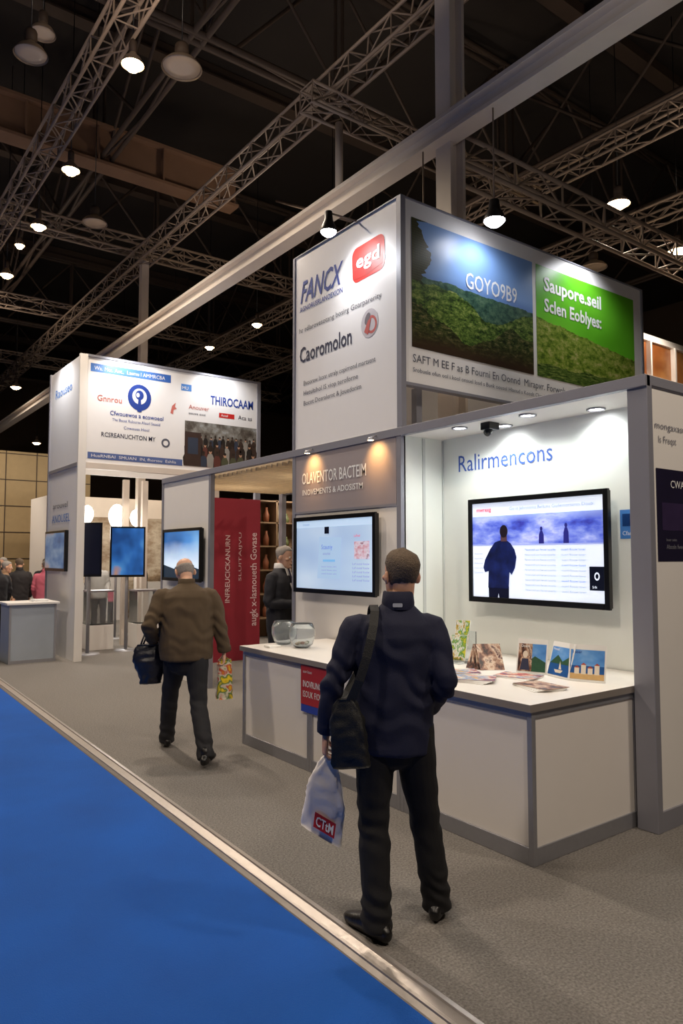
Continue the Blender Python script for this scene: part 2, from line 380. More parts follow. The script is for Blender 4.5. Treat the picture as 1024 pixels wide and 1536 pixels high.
for i in range(2,len(left)-1): g.face([g.P(.13,left[i][1],.0052),g.P(max(.14,left[i][0]),left[i][1],.0052),g.P(max(.14,left[i+1][0]),left[i+1][1],.0052),g.P(.13,left[i+1][1],.0052)],fo_near)
g.obj('landscape_print',tw,label='printed wooded valley under deep blue sky')
g=G((TX0,TY0,3.28),RY,merge=True); g.rect(1.92,.34,3.78,1.56,greenp)
g.ridge(1.92,3.78,.34,lambda a:.98-.10*(a-1.92)+.03*nz(a,4,11)+.03*abs(nz(a,20,12)),meadow,.0036)
g.ridge(1.92,3.78,.34,lambda a:.48+.08*nz(a,3,15)+.04*abs(nz(a,18,16)),fo_mid,.0042)
g.obj('landscape_print',tw,label='printed meadow slope below bright green')
g=G((TX0,TY0,3.28),RY)
g.text('GOYO9B9',.84,1.05,.16,ink_w,w=.76,c=.007,bold=.008)
g.text('Saupore.seil',2.05,1.30,.15,ink_w,w=1.05,c=.006,bold=.025)
g.text('Sclen Eoblyes:',2.05,1.07,.14,ink_w,w=1.05,c=.006,bold=.025)
g.text('SAFT M EE F as B Fourni En Oonnd  Mirapvr. Forwol:',.14,.2,.075,ink_gr,w=2.25)
g.text('Srobuele ofun ool i kool onsuel Iosd s Bunk oousol Hlaoud s Kooslt Ckool Iorusol louw Riuf',.14,.11,.04,ink_gr,w=2.35)
g.obj('lettering',tw)
# ------------------------------------------------------------------ main stand
bt=thing('exhibition_stand',(4.3,2.6,0),'white modular exhibition stand with silver aluminium profiles','exhibition stand')
FX=4.25; BX=4.76; Ht=2.86; OY=2.49
nw=M('niche_white',(232,235,230),.5,var=.02)
mb=MB(); mb.box((BX,2.58,0),(BX+.05,4.85,Ht-.06),nw); mb.obj('back_panel',bt)
mb=MB(); mb.box((FX+.03,4.82,0),(BX,4.87,Ht-.06),nw); mb.obj('side_panel',bt)
sg=M('seam_grey',(196,200,198),.5)
mb=MB(); mb.box((4.50,4.81,.884),(4.53,4.822,Ht-.08),sg); mb.obj('panel_seam',bt)
mb=MB(); mb.box((BX-.012,4.805,.884),(BX+.001,4.822,Ht-.08),sg); mb.obj('panel_seam',bt)
mb=MB(); mb.box((FX,4.87,0),(FX+.05,6.6,2.17),white); mb.obj('wall_panel',bt)
hdr=M('header_mauve',(158,148,150),.5,var=.03)
mb=MB(); mb.box((FX-.005,4.89,2.17),(FX+.05,6.58,Ht-.06),hdr); mb.obj('header_panel',bt)
mb=MB(); mb.box((FX+.02,2.56,Ht-.07),(BX+.05,4.85,Ht-.02),white); mb.obj('ceiling_panel',bt)
mb=MB(); mb.box((FX+.05,OY,0),(8.2,OY+.09,Ht-.05),white); mb.obj('outer_wall_panel',bt)
mb=MB(); mb.box((FX,OY-.02,0),(FX+.06,2.61,Ht),alud); mb.obj('post',bt,bevel=.004)
mb=MB(); mb.box((FX+.06,OY-.015,Ht-.06),(8.2,OY+.09,Ht),alud); mb.obj('top_rail',bt)
mb=MB(); mb.box((FX+.06,OY-.015,0),(8.2,OY,.12),alud); mb.obj('skirting',bt)
mb=MB(); mb.box((FX-.02,OY-.02,Ht-.075),(FX+.04,10.2,Ht),alud); mb.obj('fascia_beam',bt,bevel=.003)
for y,z0 in ((4.85,0),(6.58,0),(10.18,0),(8.62,0)):
    mb=MB(); mb.box((FX-.012,y-.03,z0),(FX+.05,y+.03,Ht-.07),alud); mb.obj('post',bt,bevel=.004)
mb=MB(); mb.box((FX,8.65,0),(FX+.05,10.15,Ht-.07),white); mb.obj('wall_panel',bt)
mb=MB(); mb.box((FX-.012,4.88,2.155),(FX+.0,6.55,2.18),alud); mb.obj('rail',bt)
latm=M('lattice_wood',(222,200,164),.6,var=.15,vs=10)
mb=MB()
for i in range(30): 
    y=6.66+i*.12; mb.box((FX+.05,y,Ht-.13),(6.3,y+.02,Ht-.09),latm)
for i in range(13):
    x=FX+.1+i*.16; mb.box((x,6.62,Ht-.10),(x+.02,10.2,Ht-.06),latm)
mb.obj('lattice_ceiling',bt)
mb=MB(); mb.box((6.3,6.6,Ht-.14),(6.36,10.2,Ht),alud); mb.obj('rear_beam',bt)
mb=MB(); mb.box((6.28,10.1,0),(6.36,10.2,Ht-.1),alud); mb.obj('post',bt)
g=G((FX-.005,6.58,2.17),RX)
g.text('OLAVENTOR BACTEIM',.16,.30,.12,ink_w,w=1.1,bold=.008); g.text('INOVEMENTS & ADOSISTM',.17,.18,.06,ink_w,w=1.04,bold=.008)
g.obj('lettering',bt)
g=G((BX,4.61,2.47),RX); g.text('Ralirmencons',0,0,.15,M('ink_blue_soft',(62,96,176),.5),w=1.03); g.obj('lettering',bt)
g=G((4.36,OY,2.44),RY); ig2=M('ink_grey_soft',(128,128,138),.5); g.text('mongaxastets  tolsvol',0,.09,.045,ig2,w=.75); g.text('ls Freqst',.04,0,.045,ig2); g.obj('lettering',bt)
pk=M('poster_dark',(34,30,52),.35,var=.2,vs=5)
g=G((4.36,OY,1.67),RY,merge=True); g.rect(0,0,.75,.6,pk); g.rect(.06,.2,.7,.38,M('poster_band',(54,42,74),.4,var=.3,vs=12),c=.004); g.text('CWA ISO',.17,.48,.05,ink_w,c=.004); g.text('Abosln fweou',.10,.08,.03,ig2,c=.004); g.text('louer oeisn',.10,.13,.02,ig2,c=.004)
g.obj('poster',None,'dark navy poster fixed on the white outer wall','poster')
g=G((BX,3.0,1.83),RX,merge=True); g.rect(0,0,.15,.21,ink_lb); g.rect(.02,.09,.13,.18,M('sticker_dark',(20,60,120),.4),c=.004); g.text('Cfamo',.02,.025,.03,ink_w,w=.11,c=.004); g.obj('poster',None,'small blue poster beside the large screen','poster')
# downlights in niche ceiling
def downlight(x,y,z,label,g=glow2,r=.055):
    root=thing('recessed_downlight',(x,y,z),label,'light')
    mb=MB(); mb.lathe((x,y,z),[(r*1.25,-.002),(r*1.25,-.012),(r,-.012),(r*.95,0)],alu,20); mb.obj('trim_ring',root)
    mb=MB(); mb.lathe((x,y,z),[(0,-.004),(r*.96,-.004)],g,20); mb.obj('lens',root)
    return root
for (x,y) in ((4.4,4.25),(4.42,3.55),(4.62,3.95),(4.64,3.1)):
    downlight(x,y,Ht-.07,'small recessed downlight in the niche ceiling')
root=thing('ceiling_projector',(4.44,3.95,Ht-.16),'small black device under the niche ceiling','device')
mb=MB(); mb.box((4.38,3.9,Ht-.13),(4.5,4.0,Ht-.07),black); mb.obj('body',root,bevel=.006)
mb=MB(); mb.tube((4.44,3.95,Ht-.13),(4.4,3.95,Ht-.16),.03,black,12); mb.obj('lens',root)
for y in (6.2,5.15):
    root=thing('spotlight',(4.15,y,Ht-.08),'small warm spotlight clipped under the fascia beam','spotlight')
    mb=MB(); mb.lathe((4.16,y,Ht-.085),[(.03,0),(.031,.01),(.022,.03),(0,.035)],alu,16); mb.obj('lamp_housing',root)
    mb=MB(); mb.lathe((4.16,y,Ht-.085),[(0,.002),(.028,.002)],glow,16); mb.obj('lens',root)
    mb=MB(); mb.tube((4.16,y,Ht-.055),(4.24,y,Ht-.03),.006,alu,6); mb.obj('mounting_arm',root)
# ------------------------------------------------------------------ counters
def cabinet(y0,y1,x1,label,endpanel):
    root=thing('counter_cabinet',(3.26,(y0+y1)/2,0),label,'counter',group='white counter cabinets')
    mb=MB(); mb.box((3.275,y0+.012,.06),(x1,y1-.01,.835),counterw); mb.obj('body',root)
    mb=MB(); t=.035
    for y in (y0,y1-t): mb.box((3.26,y,0),(3.26+t,y+t,.84),alu)
    mb.box((3.262,y0+t,.80),(3.29,y1-t,.84),alu)
    mb.box((3.262,y0+t,0),(3.28,y1-t,.095),alu)
    if endpanel:
        mb.box((3.26+t,y0+.002,.80),(x1,y0+.02,.84),alu); mb.box((3.26+t,y0+.002,0),(x1,y0+.02,.095),alu); mb.box((x1-.03,y0,0),(x1,y0+.03,.84),alu)
    mb.obj('frame',root,bevel=.003)
cabinet(2.625,3.73,4.30,'white counter cabinet with silver frame at the corner',True)
cabinet(3.732,4.818,4.2,'white counter cabinet with silver frame',False)
cabinet(4.82,5.91,4.2,'white counter cabinet with silver frame near the doorway',False)
mb=MB()
pts=[(3.235,2.612),(4.75,2.612),(4.75,4.80),(4.22,4.80),(4.22,5.93),(3.235,5.93)]
n=len(pts); vs=[(x,y,.84) for x,y in pts]+[(x,y,.882) for x,y in pts]
mb.raw(vs,[tuple(range(n-1,-1,-1)),tuple(range(n,2*n))],topm); mb.raw(vs,[(i,(i+1)%n,n+(i+1)%n,n+i) for i in range(n)],M('worktop_edge',(138,130,124),.4))
mb.obj('worktop',None,'long white worktop with grey edging on the counter cabinets','worktop')
g=G((3.26,4.93,.46),RX,c=.006,merge=True); g.rect(.0,0,.39,.37,M('sign_blue',(44,70,170),.5)); g.rect(.0,.06,.39,.37,M('sign_red',(176,44,50),.5),c=.008)
g.text('INOVRUNOUP',.035,.20,.05,ink_w,w=.32,c=.009,bold=.01); g.text('ISOUK FIOUR',.035,.12,.05,ink_w,w=.3,c=.009); g.text('uov louo',.035,.31,.025,ink_w,c=.009)
g.obj('sign',None,'red and blue sign fixed on the counter front','sign')
# ------------------------------------------------------------------ screens
def E(name,col,e=1.0,var=.02): return M('scr_'+name,col,.3,var=var,emit=e)
sw=E('white',(222,230,246),.85); sdk=E('dark',(12,16,34),.3); sred=E('red',(210,60,80),.8); sgr=E('grey',(120,132,160),.7)
sblue=E('blue',(60,96,190),.9); slb=E('pale',(184,208,234),.75)
def tv(y0,y1,z0,z1,x,label,fn,wallx):
    root=thing('television',(x,(y0+y1)/2,z0),label,'television')
    w=y1-y0;h=z1-z0
    mb=MB(); mb.box((x+.02,y0+.01,z0+.01),(x+.06,y1-.01,z1-.01),black); mb.obj('casing',root,bevel=.006)
    mb=MB(); t=.042
    mb.box((x,y0,z0),(x+.03,y0+t,z1),black);mb.box((x,y1-t,z0),(x+.03,y1,z1),black);mb.box((x,y0+t,z0),(x+.03,y1-t,z0+t*1.1),black);mb.box((x,y0+t,z1-t),(x+.03,y1-t,z1),black)
    mb.obj('bezel',root,bevel=.004)
    mb=MB(); mb.box((x+.06,(y0+y1)/2-.2,(z0+z1)/2-.15),(wallx,(y0+y1)/2+.2,(z0+z1)/2+.15),black); mb.obj('wall_bracket',root)
    g=G((x+.016,y1-t,z0+t),RX,c=.0,merge=True); fn(g,w-2*t,h-2*t); g.obj('screen',root)
def scr1(g,w,h):
    g.rect(0,0,w,h,picture('scr_page',['#d4def2','#dde6f6','#e6ecf8'],1.5,2,3,emit=.75,lo=.3,hi=.7))
    g.rect(0,h*.56,w,h*.86,picture('scr_band',['#302e96','#4a5cc4','#7c8cdc','#b4bcf2','#4c48b0'],1.6,7,4,emit=.7,rough=.55,stretch=(2,.8,1),lo=.36,hi=.68,vramp=[(.75,1.1,'#9fb2f0',.2)]),c=.001)
    cr=E('crowd_dim',(40,40,120),.6)
    for i,(x,hh) in enumerate(((.70,.10),(.93,.12))):
        g.poly([(x,h*.56),(x+.05,h*.56),(x+.048,h*.56+hh*.7),(x+.036,h*.56+hh),(x+.014,h*.56+hh),(x+.002,h*.56+hh*.7)],cr,c=.0015); g.ell2(x+.025,h*.56+hh+.017,.013,.018,cr,c=.0015,n=12)
    g.rect(0,h*.545,w,h*.56,E('bar2',(150,160,210),.8),c=.002)
    g.text('mwrexg',.05,h*.91,.035,sred,c=.003,bold=.02); g.text('Go is Jehrooms.Bellons Guilemorteres Doubl',w*.32,h*.91,.028,sgr,w=w*.62,c=.003)
    g.rect(w*.42,h*.04,w*.423,h*.53,slb,c=.002); g.rect(w*.69,h*.04,w*.693,h*.53,slb,c=.002)
    for i in range(9):
        b=h*.49-i*.040
        g.text('Noerolsf uol fwoel oosrlie',w*.44,b,.018,sgr if i else sblue,w=w*.23,c=.002); g.text('ouerl fiouw lsoer',w*.71,b,.018,sgr if i%3 else sblue,w=w*.17,c=.002)
        if i<5: g.text('feuol sorle',w*.02,b-.03,.017,sgr,w=w*.07,c=.002)
        if i%2: g.rect(w*.43,b-.011,w*.88,b-.008,slb,c=.002)
    g.rect(w*.9,h*.12,w,h*.34,sdk,c=.0035); g.ell2(w*.95,h*.25,.022,.03,sw,c=.0045,hole=.6); g.text('Srlk',w*.92,h*.14,.018,sw,c=.0045)
    nv=picture('scr_navy',['#0c1436','#14205a','#1e2e74'],3,3,4,emit=.2); dk=E('silh_dark',(14,18,44),.3)
    A=-.01;KX=1.3;KY=1.12
    body=[(.14,.10),(.31,.10),(.318,.22),(.335,.20),(.362,.25),(.375,.33),(.36,.385),(.33,.43),(.295,.455),(.25,.455),(.20,.44),(.16,.39),(.115,.31),(.10,.25),(.115,.215),(.145,.225)]
    g.poly([(a*KX+A,b*KY-.03) for a,b in body],nv,c=.004)
    g.poly([(a*KX+A,b) for a,b in [(.145,.003),(.22,.003),(.226,.04),(.232,.003),(.31,.003),(.312,.10),(.143,.10)]],dk,c=.0035)
    g.ell2(.275*KX+A,.52*KY-.03,.042,.052,E('silh_head',(34,26,36),.3),c=.005); g.poly([(a*KX+A,b*KY-.03) for a,b in [(.25,.445),(.30,.445),(.30,.49),(.25,.49)]],E('silh_neck',(90,64,70),.3),c=.0045)
def scr2(g,w,h):
    g.rect(0,0,w,h,picture('scr_pale2',['#9ab4d6','#a8c0de','#b8cce4','#c6d6e8'],1.0,2,7,emit=.62,lo=.3,hi=.7)); g.rect(0,h*.90,w,h,slb,c=.001)
    g.poly([(w*.30,h*.16),(w*.60,h*.16),(w*.62,h*.74),(w*.33,h*.76)],E('pane2',(160,188,220),.65),c=.0015)
    g.text('Scauniy',w*.36,h*.58,.045,E('txtb',(90,120,180),.7),c=.004); g.text('soleorbel',w*.38,h*.5,.024,sgr,c=.004)
    g.rect(w*.38,h*.40,w*.54,h*.43,E('cyan',(110,166,210),.8),c=.004)
    for i in range(3): g.text('oeosl foiwu elrs',w*.36,h*(.32-.05*i),.014,sgr,w=w*.2,c=.004)
    g.rect(w*.40,h*.80,w*.46,h*.90,sdk,c=.004)
    g.text('I-moxor',w*.1,h*.93,.026,sgr,c=.004)
    for i in range(5): g.text('Luf ousal foeiw',w*.76,h*(.36-.055*i),.02,sgr,w=w*.2,c=.004)
    g.rect(w*.78,h*.44,w*.96,h*.68,picture('scr_rd',['#b87484','#c8a8b8','#d0cad8','#8c5870'],3,5,6,emit=.5),c=.004); g.text('LuFnol',w*.78,h*.74,.024,sred,c=.004)
def scr3(g,w,h):
    g.rect(0,0,w,h,picture('scr_sky',['#2c5c9a','#4a86c8','#7cb0e0'],1.0,2,8,emit=.8,vramp=[(.8,.3,'#cfe0f0',.2)])); g.poly([(0,0),(w,0),(w,h*.2),(w*.6,h*.32),(w*.3,h*.2),(0,h*.28)],E('hill',(34,52,70),.5),c=.002)
tv(3.01,4.375,1.315,2.195,4.62,'large wide television in black frame on the niche wall',scr1,BX)
tv(5.08,6.445,1.33,2.11,4.15,'wide television in black frame under the mauve header',scr2,FX)
tv(8.72,9.98,1.36,2.09,4.16,'television showing blue sky on the white wall',scr3,FX)
# ------------------------------------------------------------------ red banner panel
br=thing('banner_panel',(5.7,10.6,0),'dark red upright banner panel standing behind the doorway','banner')
mb=MB(); mb.box((5.24,10.6,0),(6.16,10.66,2.66),M('banner_red',(150,38,56),.55,var=.05)); mb.obj('panel',br)
g=G((5.24,10.6,0),RY); ip=M('ink_pink',(232,206,210),.5)
g.text('INFREUCICKANURN',.35,.95,.085,ip,w=1.1,rot=math.pi/2,bold=.01); g.text('SLUITAIJVU',.56,1.3,.05,ip,w=.8,rot=math.pi/2)
g.text('augk x-lasnoueth Govase',.85,.55,.12,ip,w=1.55,rot=math.pi/2,bold=.01)
g.obj('lettering',br)
# ------------------------------------------------------------------ second stand
s2=thing('exhibition_stand',(3.55,12.02,0),'white stand with tall sign box and blue graphics','exhibition stand')
mb=MB(); mb.box((3.55,12.05,0),(3.63,13.84,5.05),white2); mb.obj('side_wall',s2)
mb=MB(); mb.box((3.53,12.0,0),(3.66,12.06,5.07),white); mb.obj('post',s2,bevel=.004)
mb=MB(); mb.box((3.53,13.8,0),(3.6,13.86,5.07),alud); mb.obj('post',s2,bevel=.004)
mb=MB(); mb.box((3.535,12.06,3.2),(3.55,13.8,3.26),alud); mb.obj('rail',s2)
mb=MB(); mb.box((3.63,12.03,3.26),(6.95,12.09,5.05),white2); mb.obj('sign_panel',s2)
mb=MB(); mb.box((3.63,13.78,3.26),(6.95,13.84,5.05),white2); mb.obj('rear_sign_panel',s2)
mb=MB(); mb.box((6.89,12.09,3.26),(6.95,13.78,5.05),white2); mb.obj('end_sign_panel',s2)
mb=MB(); mb.box((3.63,12.01,5.04),(6.97,12.1,5.08),alud); mb.box((6.9,12.01,3.2),(6.97,12.1,5.04),alud); mb.box((3.63,12.01,3.16),(6.97,12.1,3.26),beamw); mb.obj('frame',s2)
for x,y in ((5.37,13.8),(4.99,13.8),(6.93,12.06),(6.93,13.8)):
    mb=MB(); mb.box((x-.06,y-.06 if y>13 else y-.04,0),(x+.05,y+.04,3.2),alud if y<13 else beamw); mb.obj('support_post',s2)
g=G((3.63,12.03,3.26),RY)
g.text('Wa. Mtc. Ant..  Lasmu l AMMRCBA',.14,1.575,.065,ink_w,w=1.25,c=.005)
g.text('MU',1.72,1.46,.06,ink_w,c=.005)
g.text('THIROCAAM',2.28,1.26,.16,ink_blue,w=.9,bold=.02)
g.text('Anouver',1.85,1.12,.08,M('ink_rose',(200,110,100),.5)); g.text('aouwe eooi',1.85,1.02,.05,ink_gr)
g.text('Asoal',2.50,1.055,.045,ink_w,c=.005); g.text('Aca as',2.86,1.04,.08,ink_dk)
g.text('Gnnrou',.20,1.06,.10,MC['ink_rose'],w=.42,bold=.01)
g.text('Cfwouewos a ecowoeol',.42,.84,.075,ink_blue,w=.95,bold=.01); g.text('The Boost Rulourse Alourl Seooid',.46,.74,.05,ink_blue,w=.85); g.text('Cowoues Hool',.66,.62,.05,ink_blue,w=.45); g.text('RCSREANUCHTON MY',.28,.46,.075,ink_dk,w=.95,bold=.01)
g.text('HuaRNBAI  SMUAN  IN, fhorssu  Eshlia',.12,.1,.05,ink_w,w=1.5,c=.005)
g.obj('lettering',s2)
hb=picture('header_blue',['#3c64b0','#5a88cc','#8cb4e2'],1.2,2,2,stretch=(1,.1,1))
for r_,m_ in (((.08,1.54,1.5,1.68),hb),((1.7,1.44,1.9,1.56),ink_lb),((2.46,1.03,2.78,1.12),ink_red)):
    g=G((3.63,12.03,3.26),RY); g.rect(*r_,m_); g.obj('header_strip',s2)
g=G((3.63,12.03,3.26),RY,merge=True)
g.ell2(.93,1.2,.21,.23,ink_blue); g.ell2(.93,1.22,.13,.14,ink_w,c=.004); g.ell2(.93,1.24,.075,.085,ink_blue,c=.005); g.ell2(.90,1.24,.03,.04,ink_w,c=.006); g.poly([(.89,.95),(.97,.95),(.95,1.2),(.91,1.2)],ink_blue,c=.0065)
g.obj('logo',s2,label='round blue emblem with white figure and stem')
for fn in (lambda g:(g.poly([(1.50,1.0),(1.53,1.13),(1.60,1.2),(1.585,1.12),(1.62,1.09),(1.56,1.06),(1.55,.98)],MC['ink_rose'])),
           lambda g:(g.ell2(1.42,.45,.08,.08,ink_gr,hole=.6))):
    g=G((3.63,12.03,3.26),RY,merge=True); fn(g); g.obj('logo',s2,label='small red or grey emblem')
g=G((3.63,12.03,3.26),RY,merge=True); g.rect(1.78,.08,3.26,.90,picture('crowd_back',['#3a322c','#5c554e','#8a8882','#b0b6bc'],3,5,9,rough=.6,stretch=(2,1,1),vramp=[(.45,.1,'#1c1410',.2)]))
rc=[M('pr_%d'%i,c,.5,var=.15) for i,c in enumerate([(28,22,20),(60,42,34),(96,52,44),(150,146,140),(50,58,76),(42,30,24),(80,82,60),(190,146,118)])]
for row,(bb,hh,nn_) in enumerate(((.50,.20,16),(.34,.24,13),(.14,.30,10))):
    for k in range(nn_):
        x=1.84+k*(1.36/(nn_-1))+random.uniform(-.02,.02); wd=.045+.014*row; b_=bb+random.uniform(-.03,.03); m_=rc[random.choice((0,1,5,4,0,1,6,3,2,5))]; c_=.004+.0006*row
        g.poly([(x-wd*.8,.08),(x+wd*.8,.08),(x+wd,b_+hh*.3),(x+wd*.5,b_+hh*.55),(x-wd*.5,b_+hh*.55),(x-wd,b_+hh*.3)],m_,c=c_); g.ell2(x,b_+hh*.68,wd*.42,wd*.6,rc[7] if k%2 else rc[1],c=c_+.0002,n=10); g.ell2(x,b_+hh*.76,wd*.42,wd*.36,rc[5],c=c_+.0004,n=10)
g.rect(1.78,.08,2.1,.7,M('print_brown',(58,40,34),.5,var=.3,vs=8),c=.0062); g.rect(1.84,.3,2.04,.6,rc[4],c=.0066)
g.obj('crowd_print',s2,label='printed dark picture of a seated crowd')
g=G((3.63,12.03,3.26),RY); g.rect(.06,.07,1.74,.18,M('ink_navy',(84,104,160),.5)); g.obj('caption_strip',s2)
g=G((3.55,13.84,0),RX); g.text('Raouseo',.35,4.55,.16,ink_lb,w=1.0); g.text('ANOUSEL',.3,2.3,.14,ink_lb,w=1.1); g.text('arouvel',.35,2.55,.1,ink_gr,w=.9); g.obj('lettering',s2)
root=thing('television',(3.49,13.1,1.45),'wall television with blue picture on the side wall','television')
mb=MB(); mb.box((3.49,12.5,1.45),(3.548,13.75,2.15),black); mb.obj('casing',root,bevel=.005)
g=G((3.49,13.71,1.5),RX,c=.002); g.rect(0,0,1.17,.61,picture('scr_b',['#26406a','#4a6a94','#7a90a8','#a88a80'],1.5,3,11,emit=.5)); g.obj('screen',root)
def monitor_stand(x,y,w,h,z,label,m,yaw):
    root=thing('monitor_stand',(x,y,0),label,'monitor'); X=Matrix.Translation((x,y,0))@Matrix.Rotation(yaw,4,'Z')
    mb=MB(); mb.box((-w/2,0,z),(w/2,.05,z+h),black,X); mb.obj('casing',root,bevel=.005)
    r=(X.to_3x3()@V((1,0,0))); g=G(X@V((-w/2+.03,0,z+.04)),r,c=.003); g.rect(0,0,w-.06,h-.07,m); g.obj('screen',root)
    mb=MB(); mb.tube(X@V((0,.08,0.02)),X@V((0,.08,z+h*.6)),.03,alu,10); mb.box((-.04,.05,z+h*.4),(.04,.1,z+h*.6),alu,X); mb.obj('pole',root)
    mb=MB(); mb.lathe(X@V((0,.08,0)),[(0,.025),(.2,.02),(.21,0)],alu,24); mb.obj('base',root)
monitor_stand(4.72,12.9,.62,.92,1.33,'monitor on silver pole showing blue and orange picture',picture('scr_c',['#1c4a8c','#2a68b8','#4a8cd0','#c08850'],1.6,2,13,emit=.5,lo=.3,hi=.75),-.25)
monitor_stand(3.98,12.75,.42,.95,1.35,'dark monitor on silver pole',sdk,-.3)
glass=M('clear_acrylic',(235,240,242),.06,trans=.92,var=0)
def showcase(x,y,label):
    root=thing('display_case',(x,y,0),label,'display case')
    mb=MB(); mb.box((x-.22,y-.22,0),(x+.22,y+.22,.45),white); mb.obj('plinth',root,bevel=.005)
    mb=MB(); mb.box((x-.21,y-.21,.45),(x+.21,y+.21,1.05),glass); mb.obj('glass_box',root)
    mb=MB(); mb.box((x-.22,y-.22,1.05),(x+.22,y+.22,1.08),alu); mb.obj('lid',root)
showcase(4.4,13.5,'glass display case on white plinth'); showcase(5.2,13.3,'glass display case on white plinth')
for (x,y,r) in ((4.5,14.6,.12),(5.24,15.0,.17),(5.8,15.4,.12)):
    root=thing('floodlight',(x,y,0),'bright round floodlight on a slim stand','floodlight')
    mb=MB(); mb.ell((x,y,2.55),(r,r,r*1.5),M('flood_glow',(255,248,232),.5,var=0,emit=12),16); mb.obj('lamp_globe',root)
    mb=MB(); mb.tube((x,y,0.02),(x,y,2.4),.025,alu,8); mb.obj('pole',root)
    mb=MB(); mb.lathe((x,y,0),[(0,.03),(.22,.02),(.23,0)],alu,20); mb.obj('base',root)
c2=thing('reception_counter',(2.95,12.6,0),'grey reception counter with pale top beside the stand','counter')
mb=MB(); mb.box((2.62,12.35,.0),(3.34,12.95,.93),M('counter_grey',(156,164,174),.5)); mb.obj('body',c2,bevel=.004)
mb=MB(); mb.box((2.58,12.31,.93),(3.38,12.99,.965),white); mb.obj('counter_top',c2,bevel=.004)
mb=MB(); mb.box((2.62,12.345,.0),(3.34,12.352,.05),alu); mb.box((2.62,12.34,0),(2.65,12.36,.93),alu); mb.box((3.31,12.34,0),(3.34,12.36,.93),alu); mb.obj('frame',c2)
for i in range(4):
    mb=MB(); mb.box((3.0+.01*i,12.45,.966+.008*i),(3.22+.01*i,12.75,.9735+.008*i),ink_w); mb.obj('magazine',None,'white magazine stacked on the grey counter','magazine',group='magazines on the grey counter')
tm=M('table_white',(205,200,196),.6)
tb=thing('table',(2.3,16.2,0),'white cloth-covered table beside visitors','table')
mb=MB(); mb.box((1.8,15.8,0),(2.9,16.6,.74),tm); mb.obj('tablecloth',tb); mb=MB(); mb.box((1.78,15.78,.74),(2.92,16.62,.77),tm); mb.obj('table_top',tb)
def chair(x,y,yaw):
    X=Matrix.Translation((x,y,0))@Matrix.Rotation(yaw,4,'Z'); root=thing('chair',(x,y,0),'white plastic chair standing in the aisle','chair',group='white chairs by the table')
    mb=MB(); mb.box((-.2,-.2,.44),(.2,.2,.47),white,X); mb.obj('seat',root,bevel=.01)
    mb=MB(); mb.box((-.19,.18,.55),(.19,.2,.9),white,X); mb.obj('backrest',root,bevel=.008)
    for a,b,h in ((-.18,-.18,.44),(.18,-.18,.44),(-.18,.19,.88),(.18,.19,.88)):
        mb=MB(); mb.tube(X@V((a,b,0)),X@V((a,b,h)),.012,alu,8); mb.obj('leg',root)
for c_ in ((2.1,13.6,2.6),(1.5,14.3,1.2),(3.35,14.3,3.4),(2.3,14.9,.4)): chair(*c_)
# partition wall in the far hall
pw=M('partition_tan',(166,144,106),.7,var=.1)
pt=thing('partition_wall',(3,21.2,0),'tan panelled partition wall with grid lines','partition')
mb=MB(); mb.box((-3,21.2,0),(6.6,21.3,4.6),pw); mb.obj('panel',pt)
mb=MB()
for i in range(12): mb.box((-2.9+i*.8,21.185,0),(-2.88+i*.8,21.2,4.6),darks)
for i in range(7): mb.box((-3,21.18,.2+i*.72),(6.6,21.2,.22+i*.72),darks)
mb.obj('grid_strips',pt)
fl=picture('flower_print',['#2c3018','#6a5a3c','#b0a080','#e0d8c8','#a04038','#4a5a28'],6,8,2,rough=.7,coord='Object')
mb=MB(); 
for i in range(4):
    x=-.6+i*1.15; mb.box((x,20.2,0),(x+1.15,20.7,.8),fl)
for i in range(260):
    x=random.uniform(-.5,3.9); y=random.uniform(20.25,20.65); r=random.uniform(.07,.15)
    mb.ell((x,y,.8+random.uniform(0,1.25)),(r,r,r*.8),[fl,M('flower_white',(236,230,216),.7),M('flower_red',(190,80,66),.7),M('leaf_green',(70,86,46),.8),MC['flower_white']][i%5],8)
mb.obj('flower_display',None,'long bank of mixed flowers and plants','flowers',kind='stuff')
fs_=thing('exhibition_stand',(6,18.9,0),'distant pale stand with shelves under a white fascia','exhibition stand')
mb=MB(); mb.box((4.7,18.4,0),(4.8,20,3.2),white); mb.obj('side_wall',fs_)
mb=MB(); mb.box((4.7,18.3,2.7),(10,18.4,3.2),M('far_fascia',(210,196,180),.6)); mb.obj('fascia',fs_)
mb=MB(); mb.box((4.8,19.9,0),(10,20,3.2),picture('far_fill',['#5a4a3a','#a08a70','#d8ccb8','#a89078','#e8e0d0'],3,8,7,rough=.65)); mb.obj('back_wall',fs_)
for k in range(4):
    mb=MB(); x=5.2+k*1.1; mb.box((x,19.2,0),(x+.7,19.7,1.0+.3*(k%2)),tm); mb.obj('plinth',fs_)
